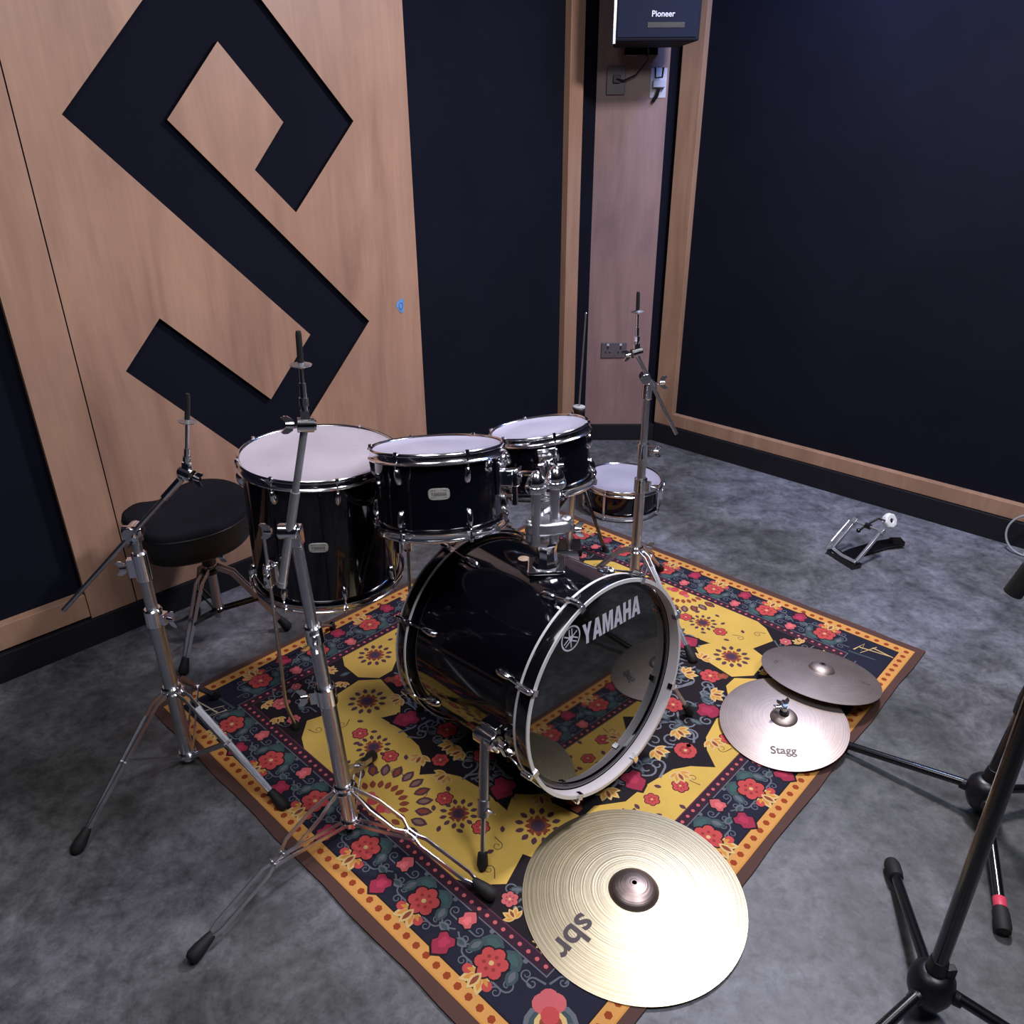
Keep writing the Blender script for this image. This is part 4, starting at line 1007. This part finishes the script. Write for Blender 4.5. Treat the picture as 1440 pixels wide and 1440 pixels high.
# ------------------------------------------------------------------ microphone stands
def mic_stand(label, hub, ptop, feet, tape=None, clutch=.30, group='black microphone stands'):
    r = thing('microphone_stand', label, 'mic stand', loc=(hub[0], hub[1], 0), group=group)
    h = V(hub); d = (V(ptop) - h).normalized()
    mb = MB(); mb.lathe([(0, -.062), (.022, -.060), (.034, -.045), (.043, -.020), (.045, .0), (.041, .022), (.030, .036), (.020, .040), (0, .041)], o=h, n=32)
    for f in feet:
        o = (V(f) - h); o.z = 0; o.normalize(); mb.cyl(h + o * .02 - Zv * .006, h + o * .058 - Zv * .012, .018, .014, n=14)
    hb = mb.build('hub', M['plastic'], r, 40)
    mb = MB(); mb.cyl(h + d * .03, h + d * .075, .022, .017, n=18); mb.box(h + d * .045 + V((.02, -.01, 0)), (.02, .016, .035)); mb.build('hub_clamp', M['plastic'], hb, 40, .002)
    MB().cyl(h + d * .06, V(ptop), .0155, n=18).build('pole', M['blackmetal'], r)
    if clutch:
        c = h + d * clutch; mb = MB(); mb.lathe([(.012, -.055), (.020, -.045), (.023, 0), (.021, .04), (.016, .055), (.012, .056)], o=c, axis=d, n=20); cl = mb.build('clutch_grip', M['plastic'], r, 60)
        mb = MB(); mb.lathe([(.0165, .055), (.0175, .055), (.0175, .058), (.0165, .058)], o=c, axis=d, n=20, closed=True); mb.build('clutch_ring', M['satin'], cl)
    for i, f in enumerate(feet):
        f = V(f); s = h - Zv * .006; o = V((f.x - h.x, f.y - h.y, 0)).normalized(); s = s + o * .05; e = V((f.x, f.y, .019))
        dd = (e - s).normalized(); lg = MB().cyl(s, e - dd * .03, .0118, n=16).build('leg', M['blackmetal'], r)
        MB().lathe([(.0110, -.002), (.0160, 0), (.0180, .015), (.0190, .045), (.0160, .056), (0, .060)], o=e - dd * .045, axis=dd, n=18).build('rubber_foot', M['rubber'], lg, 60)
        if tape == i: MB().lathe([(.0118, -.028), (.0145, -.026), (.0148, -.002), (.0118, -.001)], o=e - dd * .045, axis=dd, n=18).build('red_tape', M['red'], lg, 60)
    return r
m1 = mic_stand('black microphone stand in the near right corner, closest to the camera', (.849, 1.014, .085), (.853, 1.014, 1.25), [(.931, 1.352, 0), (.530, .830, 0), (1.135, .822, 0)], clutch=0)
m2 = mic_stand('black microphone stand by the hi-hat cymbals with red tape on one foot', (1.240, 1.530, .085), (1.36, 1.53, 1.25), [(.935, 1.800, 0), (1.108, 1.183, 0), (1.62, 1.60, 0)], tape=1, clutch=.30)
q = V((1.355, 1.53, 1.20))
mb = MB(); mb.cyl(q - V((.0, .03, 0)), q + V((0, .03, 0)), .022, n=20); mb.build('boom_joint', M['plastic'], m2)
MB().tube([V((1.55, 1.43, 1.60)), V((1.355, 1.56, 1.20)), V((1.235, 1.61, .80))], .008, 10).build('boom_arm', M['blackmetal'], m2)
MB().cyl(V((1.235, 1.61, .715)), V((1.215, 1.62, .635)), .022, n=18).build('counterweight', M['rubber'], m2)

# ------------------------------------------------------------------ kick pedal lying by the right wall
pd = thing('kick_pedal', 'steel kick drum pedal with a white beater on bare concrete by the right wall', 'drum pedal', loc=(1.45, 2.93, 0))
a, b, c, d = V((1.386, 2.967, .030)), V((1.435, 2.842, .030)), V((1.481, 3.019, .130)), V((1.557, 2.924, .130))
mb = MB(); side_ = (b - a).normalized(); upv = ((c - a) + (d - b)).normalized(); nn = side_.cross(upv)
mb.strip([a, c], nn, .014, .012); mb.strip([b, d], nn, .014, .012); mb.strip([a - upv * .004, a.lerp(b, .45) - upv * .01, b - upv * .004], upv, .014, .010)
mb.cyl(c + side_ * -.008, d + side_ * .008, .0055, n=12)
for p in (c, d): mb.box(p, (.022, .02, .026), side_, nn, upv)
mb.build('frame', M['steel'], pd, 30, .001)
pv = c.lerp(d, .5); bh = V((1.633, 3.024, .128)); mb = MB()
mb.tube([c.lerp(d, .35) - upv * .03, c.lerp(d, .42) + nn * .0, c.lerp(d, .6) + upv * .05, bh - (bh - pv).normalized() * .01], .0045, 8); mb.ball(c.lerp(d, .33) - upv * .035, .010); mb.cyl(c.lerp(d, .4), c.lerp(d, .6), .012, n=14)
mb.build('beater_shaft', M['blackmetal'], pd)
ba = V((.35, -.75, .45)).normalized()
mb = MB(); mb.lathe([(.010, -.014), (.031, -.014), (.035, -.007), (.035, .009), (.029, .015), (.011, .015)], o=bh, axis=ba, n=8, closed=True); mb.build('beater', M['felt'], pd, 30, .002)
mb = MB(); mb.cyl(bh + ba * .002, bh + ba * .010, .0085, n=14); mb.build('beater_core', M['rubber'], pd)
e0 = a.lerp(b, .5); mb = MB(); mb.strip([V((1.395, 2.895, .014)), V((1.48, 2.955, .012)), V((1.62, 3.02, .014)), V((1.70, 3.035, .020))], side_, .062, .010); mb.build('footboard', M['blackmetal'], pd, 30, .002)
mb = MB(); mb.box(a.lerp(b, .5) - V((0, 0, .018)), (.155, .05, .018), side_, V((side_.y * -1, side_.x, 0)).normalized(), Zv); mb.build('base_plate', M['blackmetal'], pd, 0, .003)
MB().box(V((1.69, 3.03, .022)), (.05, .05, .022)).build('heel_plate', M['blackmetal'], pd, 0, .003)
mb = MB(); mb.tube([a + V((-.02, 0, .02)), a.lerp(c, .5) + V((-.02, .01, .005)), c + V((-.02, .01, 0))], .0045, 8); mb.cyl(a + V((-.028, -.004, 0)), a + V((-.012, .004, .03)), .007, n=12); mb.build('spring', M['steel'], pd)

# coil of cable by the right wall
pts = []
for i in range(60):
    t = -PI * .5 + i / 59 * 2 * PI * 1.25
    w_ = V((.7142, -.6999, 0)) * (.085 * cos(t)) + V((0, 0, .085 * sin(t)))
    pts.append(V((2.200, 2.945, .0915)) + w_ + V((.6999, .7142, 0)) * (.035 * (1 + sin(t)) / 2 - i * .0004))
pts += [V((2.32, 2.80, .08)), V((2.42, 2.68, .012)), V((2.7, 2.42, .006)), V((2.9, 2.15, .006))]
cb = MB().tube(pts, .0045, 8).build('cable', M['cable'], None); tag(cb, 'thin grey cable looped on the floor at the foot of the right wall', 'cable')

# ------------------------------------------------------------------ light
def area(loc, size, power, col, target, sy=None):
    l = bpy.data.lights.new('ceiling_light', 'AREA'); l.energy = power; l.color = col; l.size = size
    if sy: l.shape = 'RECTANGLE'; l.size_y = sy
    o = bpy.data.objects.new('ceiling_light', l); C.objects.link(o); o.location = loc
    o.rotation_euler = (V(target) - V(loc)).to_track_quat('-Z', 'Y').to_euler(); return o
area((1.25, 2.55, 2.80), .35, 74, (1, .95, 1), (.7, 2.2, 0))
area((-.6, .8, 2.80), .9, 20, (.97, .96, 1), (-.8, 1.2, 0))
area((1.0, .6, 2.80), .7, 40, (.92, .93, 1), (.4, 1.2, 0))
area((1.35, 3.45, 2.84), .3, 20, (.22, .42, 1), (1.45, 3.6, 2.0))
w = bpy.data.worlds.new('world'); bpy.context.scene.world = w; w.use_nodes = True
w.node_tree.nodes['Background'].inputs[0].default_value = (.5, .55, .7, 1); w.node_tree.nodes['Background'].inputs[1].default_value = .10
bpy.context.scene.view_settings.view_transform = 'Standard'
bpy.context.scene.view_settings.exposure = 0.
